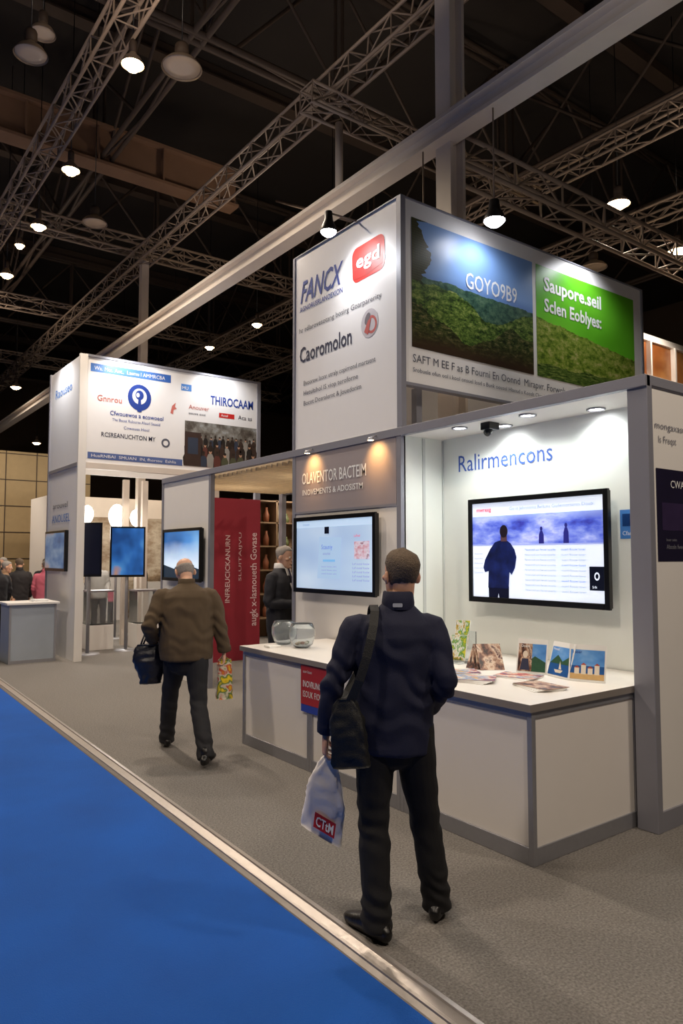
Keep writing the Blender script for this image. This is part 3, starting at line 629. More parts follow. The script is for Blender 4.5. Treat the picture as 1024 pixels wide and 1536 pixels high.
# shelving seen through the doorway
wood=M('shelf_wood',(138,112,84),.6,var=.2,vs=8)
sh=thing('shelving_unit',(8,13.2,0),'pale wooden shelving unit filled with goods','shelf')
mb=MB(); mb.box((7.2,13.5,0),(9.6,13.54,2.9),wood); mb.obj('back',sh)
for x in (7.2,8.0,8.8,9.56):
    mb=MB(); mb.box((x,13.1,0),(x+.04,13.5,2.9),wood); mb.obj('upright',sh)
for z in (.4,.9,1.4,1.9,2.4,2.86):
    mb=MB(); mb.box((7.2,13.1,z),(9.6,13.5,z+.03),wood); mb.obj('shelf_board',sh)
gcols=[M('goods_%d'%i,c,.5) for i,c in enumerate([(190,172,140),(140,84,56),(214,204,186),(110,120,76),(170,134,86)])]
for z in (.43,.93,1.43,1.93,2.43):
    for k in range(9):
        x=7.3+k*.25; 
        if abs((x-7.2)%.8)<.08: x+=.08
        r=.06+.02*((k*3)%3); h=.2+.06*((k*5)%4); mb=MB()
        mb.lathe((x+.06,13.28,z),[(0,0),(r,0),(r*1.1,h*.5),(r*.5,h*.8),(r*.55,h),(0,h)],gcols[(k+int(z*10))%5],12); mb.obj('vase',None,'small pottery vase standing on the wooden shelf','vase',group='vases on the wooden shelves')
# orange stand on the far right
os_=thing('exhibition_stand',(11,6.2,0),'distant stand sign with orange wooden panels','exhibition stand')
mb=MB(); mb.box((10.0,6.3,3.2),(14,6.4,5.2),picture('orange_print',['#5a3018','#8a5028','#c08850','#e0b888','#704020'],2.0,5,6,stretch=(1,.5,1))); mb.obj('sign_panel',os_)
mb=MB(); mb.box((9.9,6.25,5.2),(14.1,6.45,5.3),white); mb.obj('frame',os_)
mb=MB(); mb.box((9.9,6.22,4.55),(14.1,6.3,4.62),white); mb.obj('frame',os_)
for i in range(5):
    mb=MB(); mb.box((10.1+i*.75,6.22,3.2),(10.14+i*.75,6.3,5.2),white); mb.obj('mullion',os_)
for x in (10.1,13.8):
    mb=MB(); mb.box((x,6.3,0),(x+.1,6.4,3.2),alud); mb.obj('post',os_)
# ------------------------------------------------------------------ counter items
def cat(i): 
    pal=[(['#10244a','#2a5498','#5a8cc8','#c8d8e8','#a06848'],[(.55,.8,'#6aa4dc',.2)]),(['#d8d040','#509838','#f0f0e8','#c0a030','#2a6a40'],None),(['#2a2020','#6a4438','#a88068','#d8c0a8','#502028'],None),(['#203468','#c05848','#e0d4c0','#4078b8','#d8a848'],None)][i%4]
    return picture('cover_%d'%i,pal[0],2.2,5,i+20,rough=.6,vramp=pal[1],lo=.36,hi=.64)
paper=M('paper_white',(238,236,232),.4)
fd=thing('brochure_display',(4.15,3.0,.882),'folded white display board with colourful brochures on the worktop','brochure display')
ys=[3.40,3.20,2.98,2.76]; xs=[4.06,4.14,4.08,4.17]
csky=picture('cover_sky',['#3a78c4','#5c98dc','#9cc4ec'],1.2,3,3); chill=M('cover_hill',(44,84,60),.4,var=.3,vs=40); csea=M('cover_sea',(30,84,150),.35,var=.25,vs=30); csand=M('cover_sand',(206,168,112),.4,var=.2,vs=40); cred=M('cover_red',(170,70,56),.4,var=.3,vs=30); cwall=M('cover_wall',(226,214,196),.4)
for i in range(3):
    a=V((xs[i],ys[i],.886)); b=V((xs[i+1],ys[i+1],.886)); r=(b-a).normalized(); up=(V((.32,0,1))).normalized(); up=(up-r*up.dot(r)).normalized(); w=(b-a).length; nn=r.cross(up)
    mb=MB()
    X=Matrix((( r.x,up.x,nn.x,a.x),(r.y,up.y,nn.y,a.y),(r.z,up.z,nn.z,a.z),(0,0,0,1)))
    mb.box((0,0,-.006),(w,.24,0),paper,X); mb.obj('board',fd)
    g=G(a,r,up,c=.002,merge=True); W0,W1=.01,w-.01; g.rect(W0,.012,W1,.205,csky)
    if i==0:
        g.poly([(W0,.012),(W1,.012),(W1,.08),(w*.6,.12),(w*.3,.07),(W0,.10)],chill,c=.0026); g.rect(W0,.012,w*.5,.205,cat(2),c=.003); g.ell2(w*.28,.13,.018,.025,cwall,c=.0034); g.poly([(w*.12,.02),(w*.44,.02),(w*.38,.10),(w*.18,.10)],ink_dk,c=.0034)
    elif i==1:
        g.rect(W0,.012,W1,.09,csea,c=.0026); g.poly([(W0,.09),(w*.35,.15),(w*.6,.11),(W1,.16),(W1,.09)],chill,c=.0026); g.poly([(w*.3,.05),(w*.7,.05),(w*.62,.03),(w*.38,.03)],cwall,c=.003); g.poly([(w*.5,.055),(w*.62,.055),(w*.5,.11)],cwall,c=.003)
    else:
        g.rect(W0,.012,W1,.05,csand,c=.0026); g.rect(W0,.05,W1,.10,csea,c=.0026)
        for q_ in range(4): x_=w*(.16+.18*q_); g.rect(x_,.045,x_+w*.13,.085+.02*(q_%2),cwall,c=.003); g.poly([(x_-.004,.085+.02*(q_%2)),(x_+w*.13+.004,.085+.02*(q_%2)),(x_+w*.065,.10+.02*(q_%2))],cred,c=.003)
    g.text(['Oceol','Fwoal','Lsoer'][i],.025,.18,.018,ink_w if i<2 else ink_blue,c=.0036,bold=.01); g.obj('cover_print',fd)
def leaning(x,y,z,w,h,yaw,i,label,name='brochure'):
    X=Matrix.Translation((x,y,z))@Matrix.Rotation(yaw,4,'Z')@Matrix.Rotation(-.3,4,'X')
    mb=MB(); mb.box((-w/2,0,0),(w/2,.006,h),paper,X); root=mb.obj(name,None,label,'brochure')
    r=(X.to_3x3()@V((1,0,0))); u=(X.to_3x3()@V((0,0,1))); g=G(X@V((-w/2,0,0)),r,u,c=.002,merge=True); g.rect(.004,.004,w-.004,h-.004,cat(i)); g.text('Bnoum',.01,h*.8,.02,ink_w,c=.004); g.obj('cover_print',root)
leaning(4.05,3.97,.902,.14,.2,-1.2,1,'yellow and green brochure leaning in a clear holder')
leaning(4.13,4.0,1.01,.12,.2,-1.2,5,'yellow brochure standing behind another one')
leaning(4.0,4.18,.884,.12,.16,-1.0,0,'small brochure standing on the worktop')
hd=thing('acrylic_holder',(4.12,4.02,.882),'clear acrylic brochure holder on the worktop','holder')
mb=MB(); mb.box((4.0,3.9,.884),(4.2,4.1,.90),glass); mb.box((4.19,3.9,.90),(4.2,4.1,1.12),glass); mb.obj('body',hd)
for i in range(6):
    X=Matrix.Translation((3.97+.008*i,3.68-.022*i,.884))@Matrix.Rotation(-1.2+.13*i,4,'Z')@Matrix.Rotation(-.75+.03*i,4,'X')
    mb=MB(); mb.box((-.09,0,0),(.09,.003,.21),cat(2 if i%2 else 6),X); mb.obj('brochure',None,'brown and cream brochure fanned out on the worktop','brochure',group='fanned brochures on the worktop')
for (x,y,n,i,a) in ((3.55,3.36,5,3,.3),(3.70,2.93,4,6,-.4),(3.91,3.27,3,7,.1),(3.42,3.62,3,11,.5),(3.74,3.66,2,3,.9)):
    for k in range(n):
        X=Matrix.Translation((x+.006*k,y-.004*k,.8825+.0045*k))@Matrix.Rotation(a+.09*k,4,'Z')
        mb=MB(); mb.box((-.1,-.14,0),(.1,.14,.004),cat(i) if k==n-1 else paper,X); mb.obj('leaflet',None,'printed leaflet lying in a small pile on the worktop','leaflet',group='leaflet piles on the worktop')
for (x,y,r) in ((3.62,5.78,.115),(3.62,5.47,.12)):
    root=thing('glass_bowl',(x,y,.882),'clear round glass bowl standing on the worktop','bowl')
    mb=MB(); mb.lathe((x,y,.884),[(0,0),(r*.5,0),(r*.8,.03),(r,.1),(r*.98,.16),(r*.8,.215),(r*.77,.212),(r*.94,.158),(r*.96,.1),(r*.76,.035),(r*.45,.01),(0,.01)],glass,28); mb.obj('body',root)
for k in range(9):
    t=k*.7; mb=MB(); mb.ell((3.62+.045*math.cos(t),5.47+.045*math.sin(t),.915+.014*(k//5)),(.022,.022,.014),gcols[k%5],10); mb.obj('sweet',None,'small wrapped sweet in the glass bowl','sweet',group='sweets in the glass bowl')
mb=MB(); mb.box((3.36,5.6,.883),(3.48,5.7,.9),paper); mb.obj('card_stack',None,'small stack of white cards by the bowls','cards')
# ------------------------------------------------------------------ people
class Blob:
    def __init__(s): s.v=[];s.f=[]
    def loft(s,secs,side=(1,0,0),n=20,r0=1,r1=1,p=2.0,T0=None):
        secs=[(V(c),a,b) for c,a,b in secs]; side=V(side)
        m=len(secs); Ts=[]
        for i in range(m):
            t=(secs[min(i+1,m-1)][0]-secs[max(i-1,0)][0]); Ts.append(t.normalized() if t.length>1e-6 else V((0,0,1)))
        full=[]
        c,a,b=secs[0]; q=min(a,b)*r0
        if r0: full+= [(c-Ts[0]*q*.9,a*.35,b*.35,Ts[0]),(c-Ts[0]*q*.6,a*.78,b*.78,Ts[0])]
        for i in range(m): full.append((secs[i][0],secs[i][1],secs[i][2],Ts[i]))
        c,a,b=secs[-1]; q=min(a,b)*r1
        if r1: full+= [(c+Ts[-1]*q*.6,a*.78,b*.78,Ts[-1]),(c+Ts[-1]*q*.9,a*.35,b*.35,Ts[-1])]
        base=len(s.v)
        for (c,a,b,T) in full:
            A=side-T*side.dot(T)
            if A.length<1e-3: A=V((0,1,0))-T*T.y
            A.normalize(); B=T.cross(A)
            for k in range(n):
                t=2*math.pi*k/n; ct,st=math.cos(t),math.sin(t)
                ct=math.copysign(abs(ct)**(2/p),ct); st=math.copysign(abs(st)**(2/p),st)
                s.v.append(c+A*a*ct+B*b*st)
        R=len(full)
        for j in range(R-1):
            for k in range(n): s.f.append((base+j*n+k,base+j*n+(k+1)%n,base+(j+1)*n+(k+1)%n,base+(j+1)*n+k))
        s.f.append(tuple(base+k for k in range(n))[::-1]); s.f.append(tuple(base+(R-1)*n+k for k in range(n)))
    def ell(s,c,r,X=None,n=16):
        mb=MB(); mb.ell(c,r,black,n,X); b=len(s.v); s.v+=mb.v; s.f+=[tuple(b+i for i in f) for f in mb.f]
    def limb(s,pts,side=(1,0,0),n=16,r0=1,r1=1,sub=4):
        P=[(V(p[0]),p[1],p[2] if len(p)>2 else p[1]) for p in pts]; out=[]
        for i in range(len(P)-1):
            p0=P[max(i-1,0)];p1=P[i];p2=P[i+1];p3=P[min(i+2,len(P)-1)]
            for k in range(sub):
                t=k/sub; f=lambda a,b,c,d: .5*((2*b)+(-a+c)*t+(2*a-5*b+4*c-d)*t*t+(-a+3*b-3*c+d)*t**3)
                lin_=p1[0].lerp(p2[0],t); cr=V([f(p0[0][j],p1[0][j],p2[0][j],p3[0][j]) for j in range(3)])
                out.append((lin_.lerp(cr,.55),f(p0[1],p1[1],p2[1],p3[1]),f(p0[2],p1[2],p2[2],p3[2])))
        out.append(P[-1]); s.loft(out,side,n,r0,r1)
    def hand(s,W,D,N,S,curl=.6,k=1.0,thumb=True):
        W=V(W);D=V(D).normalized();N=V(N);N=(N-D*N.dot(D)).normalized();S=V(S);S=(S-D*S.dot(D)-N*S.dot(N)).normalized()
        s.loft([(W-D*.02*k,.026*k,.02*k),(W+D*.02*k,.034*k,.017*k),(W+D*.055*k,.042*k,.016*k),(W+D*.088*k,.041*k,.014*k)],S,14)
        for i,ln in enumerate((.072,.08,.075,.058)):
            p=W+D*(.088-.004*abs(i-1.2))*k+S*(.031-.0205*i)*k; a=curl*.6
            seg=[ln*.44,ln*.32,ln*.26]; pts=[(p-D*.02*k,.0088*k),(p,.0092*k)]
            for j,q in enumerate(seg):
                d=(D*math.cos(a)+N*math.sin(a)+S*(.09-.06*i)).normalized(); p=p+d*q*k; pts.append((p,(.0086-.0008*j)*k)); a+=curl*(1+.08*i)
            s.limb(pts,S,10,sub=2)
        if thumb:
            p=W+D*.022*k+S*.03*k; pts=[(p,.013*k)]
            for d,q in (((D*.6+S*.75+N*.25),.035),((D*.8+S*.25+N*.6),.032),((D*.75-S*.05+N*.8),.026)):
                p=p+d.normalized()*q*k; pts.append((p,.0098*k))
            s.limb(pts,N,10,sub=2)
    def build(s,name,mat,parent,MW,vox,it=3,disp=None,label=None,clamp=None):
        me=bpy.data.meshes.new('tmp'); me.from_pydata([tuple(p) for p in s.v],[],s.f); me.update()
        ob=bpy.data.objects.new('tmp',me); COL.objects.link(ob)
        r=ob.modifiers.new('r','REMESH'); r.mode='VOXEL'; r.voxel_size=vox; r.use_smooth_shade=True
        if it: sm=ob.modifiers.new('s','SMOOTH'); sm.factor=.5; sm.iterations=it
        dg=bpy.context.evaluated_depsgraph_get(); dg.update()
        m2=bpy.data.meshes.new_from_object(ob.evaluated_get(dg)); bpy.data.objects.remove(ob); bpy.data.meshes.remove(me)
        m2.name=name
        if disp:
            co=[v.co.copy() for v in m2.vertices]; no=[v.normal.copy() for v in m2.vertices]
            for v,c,n_ in zip(m2.vertices,co,no): v.co=c+n_*disp(c)
        if clamp is not None:
            for v in m2.vertices:
                if v.co.z<clamp: v.co.z=clamp
        m2.transform(MW)
        lo=V((1e9,)*3);hi=V((-1e9,)*3)
        for v in m2.vertices:
            for j in range(3): lo[j]=min(lo[j],v.co[j]);hi[j]=max(hi[j],v.co[j])
        o=V(((lo.x+hi.x)/2,(lo.y+hi.y)/2,lo.z)); m2.transform(Matrix.Translation(-o))
        m2.materials.clear(); m2.materials.append(mat)
        m2.polygons.foreach_set('use_smooth',[True]*len(m2.polygons)); m2.update()
        return place(m2,name,o,parent,label)
HS=[(0,.058,.026,.022),(.018,.045,.044,.042),(.05,.027,.057,.066),(.09,.010,.066,.086),(.13,.003,.072,.094),(.165,-.003,.073,.094),(.195,-.006,.064,.083),(.217,-.007,.045,.058),(.230,-.007,.018,.024)]
def hsurf(z,th,k=1.0):
    for i in range(len(HS)-1):
        if z<=HS[i+1][0] or i==len(HS)-2:
            t=(z-HS[i][0])/(HS[i+1][0]-HS[i][0]); t=max(0,min(1,t)); a=[HS[i][j]*(1-t)+HS[i+1][j]*t for j in range(4)]; break
    return V((a[2]*k*math.cos(th),a[1]+a[3]*k*math.sin(th),z))
def folds(amp,sx=5,sz=11,seed=0,extra=None):
    def f(c):
        d=noise.noise(V((c.x*sx+seed,c.y*sx,c.z*sz)))*amp+noise.noise(V((c.x*sx*2.3+seed,c.y*sx*2.3+c.z*7,c.z*sz*2)))*amp*.45
        if extra:
            for (p,r,a,fr) in extra:
                q=(c-V(p)).length
                if q<r:
                    w_=math.sin(fr*c.z+fr*.45*c.x+7*noise.noise(V((c.x*7,c.y*7,c.z*4+seed))))
                    d+=a*(1-q/r)*(w_*abs(w_)**.3)
        return d
    return f
def person(O,fwd,J,label,mats,vox=.006,bald=False,jack_vox=None,scale=1.0):
    fwd=V((fwd[0],fwd[1],0)).normalized(); R=V((fwd.y,-fwd.x,0))
    MW=Matrix(((R.x,fwd.x,0,O[0]),(R.y,fwd.y,0,O[1]),(0,0,1,O[2]),(0,0,0,1)))@Matrix.Scale(scale,4)
    root=thing('person',O,label,'person'); jv=jack_vox or vox*1.35
    H=Matrix.Translation(V(J['head']))@Matrix.Rotation(J.get('yaw',0),4,'Z')@Matrix.Rotation(J.get('pitch',0),4,'X')@Matrix.Scale(J.get('hs',1.0),4)
    hp=lambda x,y,z:H@V((x,y,z))
    nb=V(J['neck'])
    B=Blob()
    i0=len(B.v); B.loft([((0,y,z),a,b) for z,y,a,b in HS],(1,0,0),24,r0=.5,r1=.12)
    B.ell((0,.075,.140),(.045,.02,.010)); B.ell((0,.088,.050),(.024,.012,.0075)); B.ell((0,.084,.060),(.020,.012,.006)); B.ell((0,.082,.016),(.02,.016,.016))
    B.limb([((0,.088,.138),.008),((0,.102,.112),.010),((0,.112,.090),.0135),((0,.096,.082),.010)],(1,0,0),10); 
    for sx in (-1,1):
        B.ell((sx*.011,.1,.087),(.009,.010,.008)); B.ell((sx*.045,.06,.095),(.022,.022,.016))
        B.ell((sx*.084,-.010,.105),(.010,.020,.033),Matrix.Rotation(-.2,3,'X')@Matrix.Rotation(sx*.6,3,'Z'))
    for i in range(i0,len(B.v)): B.v[i]=H@B.v[i]
    B.limb([(hp(0,-.025,.085),.055,.056),(hp(0,-.022,.02),.054,.056),(nb+V((0,0,.01)),.06,.062),(nb+V((0,0,-.05)),.085,.075)],(1,0,0),18)
    tor=J['torso']
    B.loft([((c[0],c[1],c[2]),c[3]*.8,c[4]*.78) for c in tor[1:]],(1,0,0),20,r0=.3)
    B.loft([(V(J['pelvis'])-V((0,0,.04)),.13,.09),(V(J['pelvis'])+V((0,0,.1)),.14,.095)],(1,0,0),20,r0=.5)
    for sd in ('L','R'):
        s_=-1 if sd=='L' else 1
        sh,el,wr=V(J['sh'+sd]),V(J['el'+sd]),V(J['wr'+sd]); hip,kn,an=V(J['hip'+sd]),V(J['kn'+sd]),V(J['an'+sd])
        B.limb([(sh*.8+V((0,0,sh.z*.2-.03)),.045),(sh,.048),(sh.lerp(el,.5),.040),(el,.036),(el.lerp(wr,.35),.034),(wr,.025,.021)],(0,1,0),14)
        B.limb([(hip,.075),(hip.lerp(kn,.4),.07),(kn,.05),(kn.lerp(an,.35),.046),(an,.032)],(1,0,0),14)
        fd_=V(J['ft'+sd]).normalized(); B.limb([(an,.032),(an+fd_*.07-V((0,0,.035)),.028),(an+fd_*.14-V((0,0,.05)),.02)],(1,0,0),12)
        hd_=J.get('hand'+sd)
        if hd_: B.hand(wr+V(hd_[0]).normalized()*.02,hd_[0],hd_[1],hd_[2],hd_[3])
        else: B.hand(wr,(wr-el),(-s_,0,0),(0,1,0),.4)
    B.build('body',mats['skin'],root,MW,vox,2)
    mb=MB(); nT,nR=36,10; vs=[];fs=[]
    for j in range(nR+1):
        for k in range(nT):
            th=2*math.pi*k/nT; fr=math.sin(th)   # 1 = front, -1 = back
            zl=.06 if fr<-.35 else (.06+(fr+.35)*(.06/.35) if fr<0 else .12+.065*min(1,fr/.55))
            top=.230 if not bald else .165; zl=min(zl,top)
            z=top+(zl-top)*(j/nR)**.8; kk=1.09 if j<nR-3 else (1.07 if j==nR-3 else (1.05 if j==nR-2 else (1.02 if j==nR-1 else .95)))
            p=hsurf(z,th,kk) 
            if not bald:
                if j==0: p=V((0,-.007,.247))
                else: p.z+=.012*(1-j/nR)
            p+= (p-V((0,-.005,.12))).normalized()*(.003+noise.noise(p*45)*.004 if j<nR else -.002)
            if bald and j==0: p=hsurf(z,th,.98)
            if bald and fr>.35: p=hsurf(z,th,.9)
            vs.append(MW@(H@p))
    for j in range(nR):
        for k in range(nT): fs.append((j*nT+k,(j+1)*nT+k,(j+1)*nT+(k+1)%nT,j*nT+(k+1)%nT))
    mb.raw(vs,fs,mats['hair'],True); mb.obj('hair',root)
    for sx in (-1,1):
        mb=MB(); mb.ell(MW@hp(sx*.031,.083,.118),(.0125,.0125,.0125),M('eye_white',(225,220,214),.2),12); mb.ell(MW@hp(sx*.031,.0925,.118),(.0052,.0052,.0052),M('eye_dark',(30,24,22),.2),10); mb.obj('eye',root)
    # trousers
    B=Blob(); pl=V(J['pelvis'])
    B.loft([(pl+V((0,0,.08)),.15,.105),(pl,.165,.12),(pl-V((0,0,.08)),.165,.115)],(1,0,0),20)
    for sd in ('L','R'):
        hip,kn,an=V(J['hip'+sd]),V(J['kn'+sd]),V(J['an'+sd]); w=J.get('tw',1.0)
        B.limb([(hip+V((0,0,.03)),.1*w,.11*w),(hip.lerp(kn,.45),.088*w,.092*w),(kn,.073*w,.076*w),(kn.lerp(an,.45),.070*w,.072*w),(kn.lerp(an,.8),.067*w,.070*w),(an-V((0,0,.045)),.070*w,.078*w)],(1,0,0),18,r1=.25)
    ex=[(J['knL'],.2,.006,55),(J['knR'],.2,.006,55),(V(J['anL'])+V((0,0,.05)),.16,.009,75),(V(J['anR'])+V((0,0,.05)),.16,.009,75)]
    B.build('trousers',mats['trousers'],root,MW,jv,2,folds(.007,6,7,3,ex))
    for sd in ('L','R'):
        an=V(J['an'+sd]); fd_=V(J['ft'+sd]); flat=V((fd_.x,fd_.y,0)).normalized(); lift=an.z-.09; B=Blob(); sd_=V((flat.y,-flat.x,0))
        q=lambda f,z: V((an.x,an.y,0))+flat*f+V((0,0,z+max(0,lift)))
        secs=[(q(-.065,.040),.030,.036),(q(-.04,.050),.038,.048),(q(.02,.052),.040,.050),(q(.08,.042),.045,.040),(q(.14,.034),.049,.032),(q(.18,.028),.044,.026),(q(.205,.024),.03,.02)]
        B.loft(secs,sd_,16,p=2.4); B.loft([(q(-.02,.05),.036,.04),(q(-.015,.11),.04,.045)],sd_,14)
        B.build('shoe',mats['shoes'],root,MW,max(.005,vox),2,clamp=0.002+max(0,lift))
    # jacket
    B=Blob()
    B.loft([((c[0],c[1],c[2]),c[3],c[4]) for c in tor],(1,0,0),28,r0=.12,r1=.3,p=2.2)
    B.loft([(V(tor[0][:3])+V((0,0,-.0)),tor[0][3]*.97,tor[0][4]*.97),(V(tor[0][:3])+V((0,0,.035)),tor[0][3]*1.03,tor[0][4]*1.03)],(1,0,0),28,r0=.05,r1=.05,p=2.2)
    for sd in ('L','R'):
        sh,el,wr=V(J['sh'+sd]),V(J['el'+sd]),V(J['wr'+sd]); w=J.get('sw',1.0)
        inn=V((sh.x*.5,sh.y,sh.z-.01))
        B.limb([(inn,.063),(sh,.067*w),(sh.lerp(el,.5),.061*w),(el,.054*w),(el.lerp(wr,.5),.050*w),(wr,.044*w)],(0,1,0),18,r1=.25)
        B.loft([(wr-(wr-el).normalized()*.03,.049*w,.049*w),(wr+(wr-el).normalized()*.015,.046*w,.046*w)],(0,1,0),16,r0=.1,r1=.1)
    ea=J.get('ea',1.0)
    ex=[(J['elL'],.22,.009*ea,55),(J['elR'],.22,.009*ea,55),((0,0,tor[0][2]+.12),.3,.006*ea,38),((J['shL'][0]*.7,-.1,1.22),.25,.006*ea,32),((J['shR'][0]*.7,-.1,1.22),.25,.006*ea,32)]
    B.build('jacket',mats['jacket'],root,MW,jv,2,folds(J.get('fold',.008),4.5,5,9,ex))
    mb=MB(); n=28; vs=[];fs=[]; cz=J.get('collar',.05)
    prof=[(1.0,-.03),(1.02,0),(.93,cz),(.86,cz+.004),(.86,cz-.02),(.9,-.02)]
    for (k_,z) in prof:
        for k in range(n):
            t=2*math.pi*k/n; g_=.0 if math.sin(t)<.5 else (math.sin(t)-.5)*.03
            vs.append(MW@(nb+V((.076*k_*math.cos(t),-.004+.08*k_*math.sin(t),z-g_))))
    for j in range(len(prof)-1):
        for k in range(n): fs.append((j*n+k,j*n+(k+1)%n,(j+1)*n+(k+1)%n,(j+1)*n+k))
    mb.raw(vs,fs,mats.get('collar',mats['jacket']),True); mb.obj('collar',root)
    if 'shirt' in mats:
        mb=MB(); a=[MW@(nb+V(p)) for p in ((-.06,.085,.0),(.06,.085,.0),(.03,.165,-.24),(-.03,.165,-.24))]
        mb.face(a,mats['shirt']); mb.obj('shirt',root)
        mb=MB(); a=[MW@(nb+V(p)) for p in ((-.014,.094,.0),(.014,.094,.0),(.024,.168,-.2),(0,.172,-.23),(-.024,.168,-.2))]; mb.face(a,M('tie_dark',(40,30,60),.6)); mb.obj('tie',root)
    return root,MW
skin=M('skin',(210,160,132),.55,var=.1,vs=18); skin2=M('skin_pale',(214,168,142),.55,var=.08,vs=18)
navy=M('navy_fabric',(18,22,50),.8,var=.2,vs=5,bump=.3,bs=350); brown=M('olive_brown_fabric',(84,68,48),.9,var=.15,vs=6,bump=.4,bs=300)
blk=M('black_trousers',(16,14,15),.85,var=.25,vs=6,bump=.3,bs=350); chal=M('charcoal_trousers',(30,29,32),.85,var=.2,bump=.3,bs=300)
shoe=M('black_leather',(20,18,17),.35,var=.2,bump=.2,bs=60); hgrey=M('hair_brown_grey',(104,88,72),.8,var=.5,vs=90,bump=.8,bs=160); hwhite=M('hair_grey',(158,150,142),.8,var=.3,vs=90,bump=.8,bs=160)
suit=M('dark_suit',(26,26,34),.75,var=.15,bump=.2,bs=300); shirtm=M('white_shirt',(225,222,220),.6)
def torso(z0,z1,wk=1.0,dk=1.0,lean=0,cx=0,by=0):
    L=[(0.0,.178,.130),(.12,.186,.136),(.30,.184,.132),(.50,.188,.136),(.66,.198,.138),(.78,.200,.134),(.87,.174,.116),(.94,.112,.090),(1.0,.074,.075)]
    return [(cx*t,by+lean*t*t,z0+(z1-z0)*t,a*wk,b*dk) for t,a,b in L]
J1=dict(head=(.035,.015,1.498),yaw=.45,pitch=.12,neck=(.025,-.01,1.485),torso=torso(.80,1.48,1.0,.97,-.01,.02),
    shL=(-.178,-.01,1.365),elL=(-.285,-.05,1.10),wrL=(-.313,.0,.895),shR=(.186,-.01,1.365),elR=(.236,-.085,1.12),wrR=(.19,.14,.98),
    hipL=(-.085,0,.88),knL=(-.092,-.035,.48),anL=(-.085,-.10,.09),hipR=(.09,0,.88),knR=(.150,.065,.48),anR=(.210,.10,.09),
    ftL=(-.596,.803,0),ftR=(.25,.95,0),pelvis=(0,0,.90),tw=1.0,
    handL=((-.05,.05,-1),(1,.1,0),(.1,1,0),.85),handR=((-.3,.7,-.5),(-1,0,-.2),(0,.5,1),.5))
p1,MW1=person((2.235,2.605,0),(.596,.803),J1,'standing person in navy jacket and black trousers, back turned, looking up',dict(skin=skin,hair=hgrey,jacket=navy,trousers=blk,shoes=shoe),vox=.0055)
g=G(MW1@V((-.006,-.093,1.468)),MW1.to_3x3()@V((1,0,0)),(0,0,1),merge=True); g.rrect(0,0,.045,.018,.005,M('patch_grey',(176,180,188),.6)); g.obj('emblem_patch',p1,label='small pale emblem patch below the collar')
J2=dict(head=(.0,.17,1.46),yaw=.25,pitch=-.35,neck=(0,.105,1.455),torso=torso(.82,1.45,1.24,1.18,.11,0,.0),
    shL=(-.205,.06,1.35),elL=(-.315,-.06,1.12),wrL=(-.285,.10,1.0),shR=(.205,.06,1.35),elR=(.29,.0,1.08),wrR=(.325,.03,.885),
    hipL=(-.085,.02,.86),knL=(-.12,.24,.50),anL=(-.14,.38,.10),hipR=(.085,-.02,.86),knR=(.10,-.10,.46),anR=(.14,-.40,.12),
    ftL=(-.1,1,0),ftR=(.35,1,-.1),pelvis=(0,0,.87),fold=.011,sw=1.2,tw=1.02,
    handL=((.1,.9,-.3),(.3,0,-1),(1,.2,0),.9),handR=((0,.05,-1),(-1,.1,0),(0,1,0),.85))
p2,MW2=person((2.66,5.82,0),(.36,.93),J2,'older grey-haired person in olive-brown jacket walking with two bags',dict(skin=skin2,hair=hwhite,jacket=brown,trousers=chal,shoes=shoe),vox=.006,bald=True)
J3=dict(head=(.0,.03,1.515),yaw=.1,pitch=-.1,neck=(0,.0,1.51),torso=torso(.80,1.51,1.05,1.05),
    shL=(-.19,0,1.40),elL=(-.25,.0,1.13),wrL=(-.09,.2,1.10),shR=(.19,0,1.40),elR=(.25,.0,1.13),wrR=(.10,.2,1.12),
    hipL=(-.09,0,.88),knL=(-.1,.01,.48),anL=(-.1,0,.09),hipR=(.09,0,.88),knR=(.1,.01,.48),anR=(.1,0,.09),ftL=(-.2,1,0),ftR=(.2,1,0),pelvis=(0,0,.9),ea=.6,
    handL=((.8,.4,.1),(.2,-1,0),(0,.2,1),.5),handR=((-.8,.4,.1),(-.2,-1,0),(0,.2,1),.5))
person((4.42,7.12,0),(.42,-.90),J3,'grey-haired person in dark suit and white shirt, hands clasped',dict(skin=skin2,hair=hwhite,jacket=suit,trousers=suit,shoes=shoe,shirt=shirtm,collar=shirtm),vox=.0065,scale=1.04)
J4=dict(J3); J4.update(wrL=(-.24,.12,.95),wrR=(.24,.1,.93)); J4.pop('handL'); J4.pop('handR')
pink=M('pink_top',(214,110,130),.8); greyt=M('grey_top',(150,146,142),.8); dkt=M('dark_top',(36,32,34),.8); tant=M('tan_top',(140,110,84),.8)
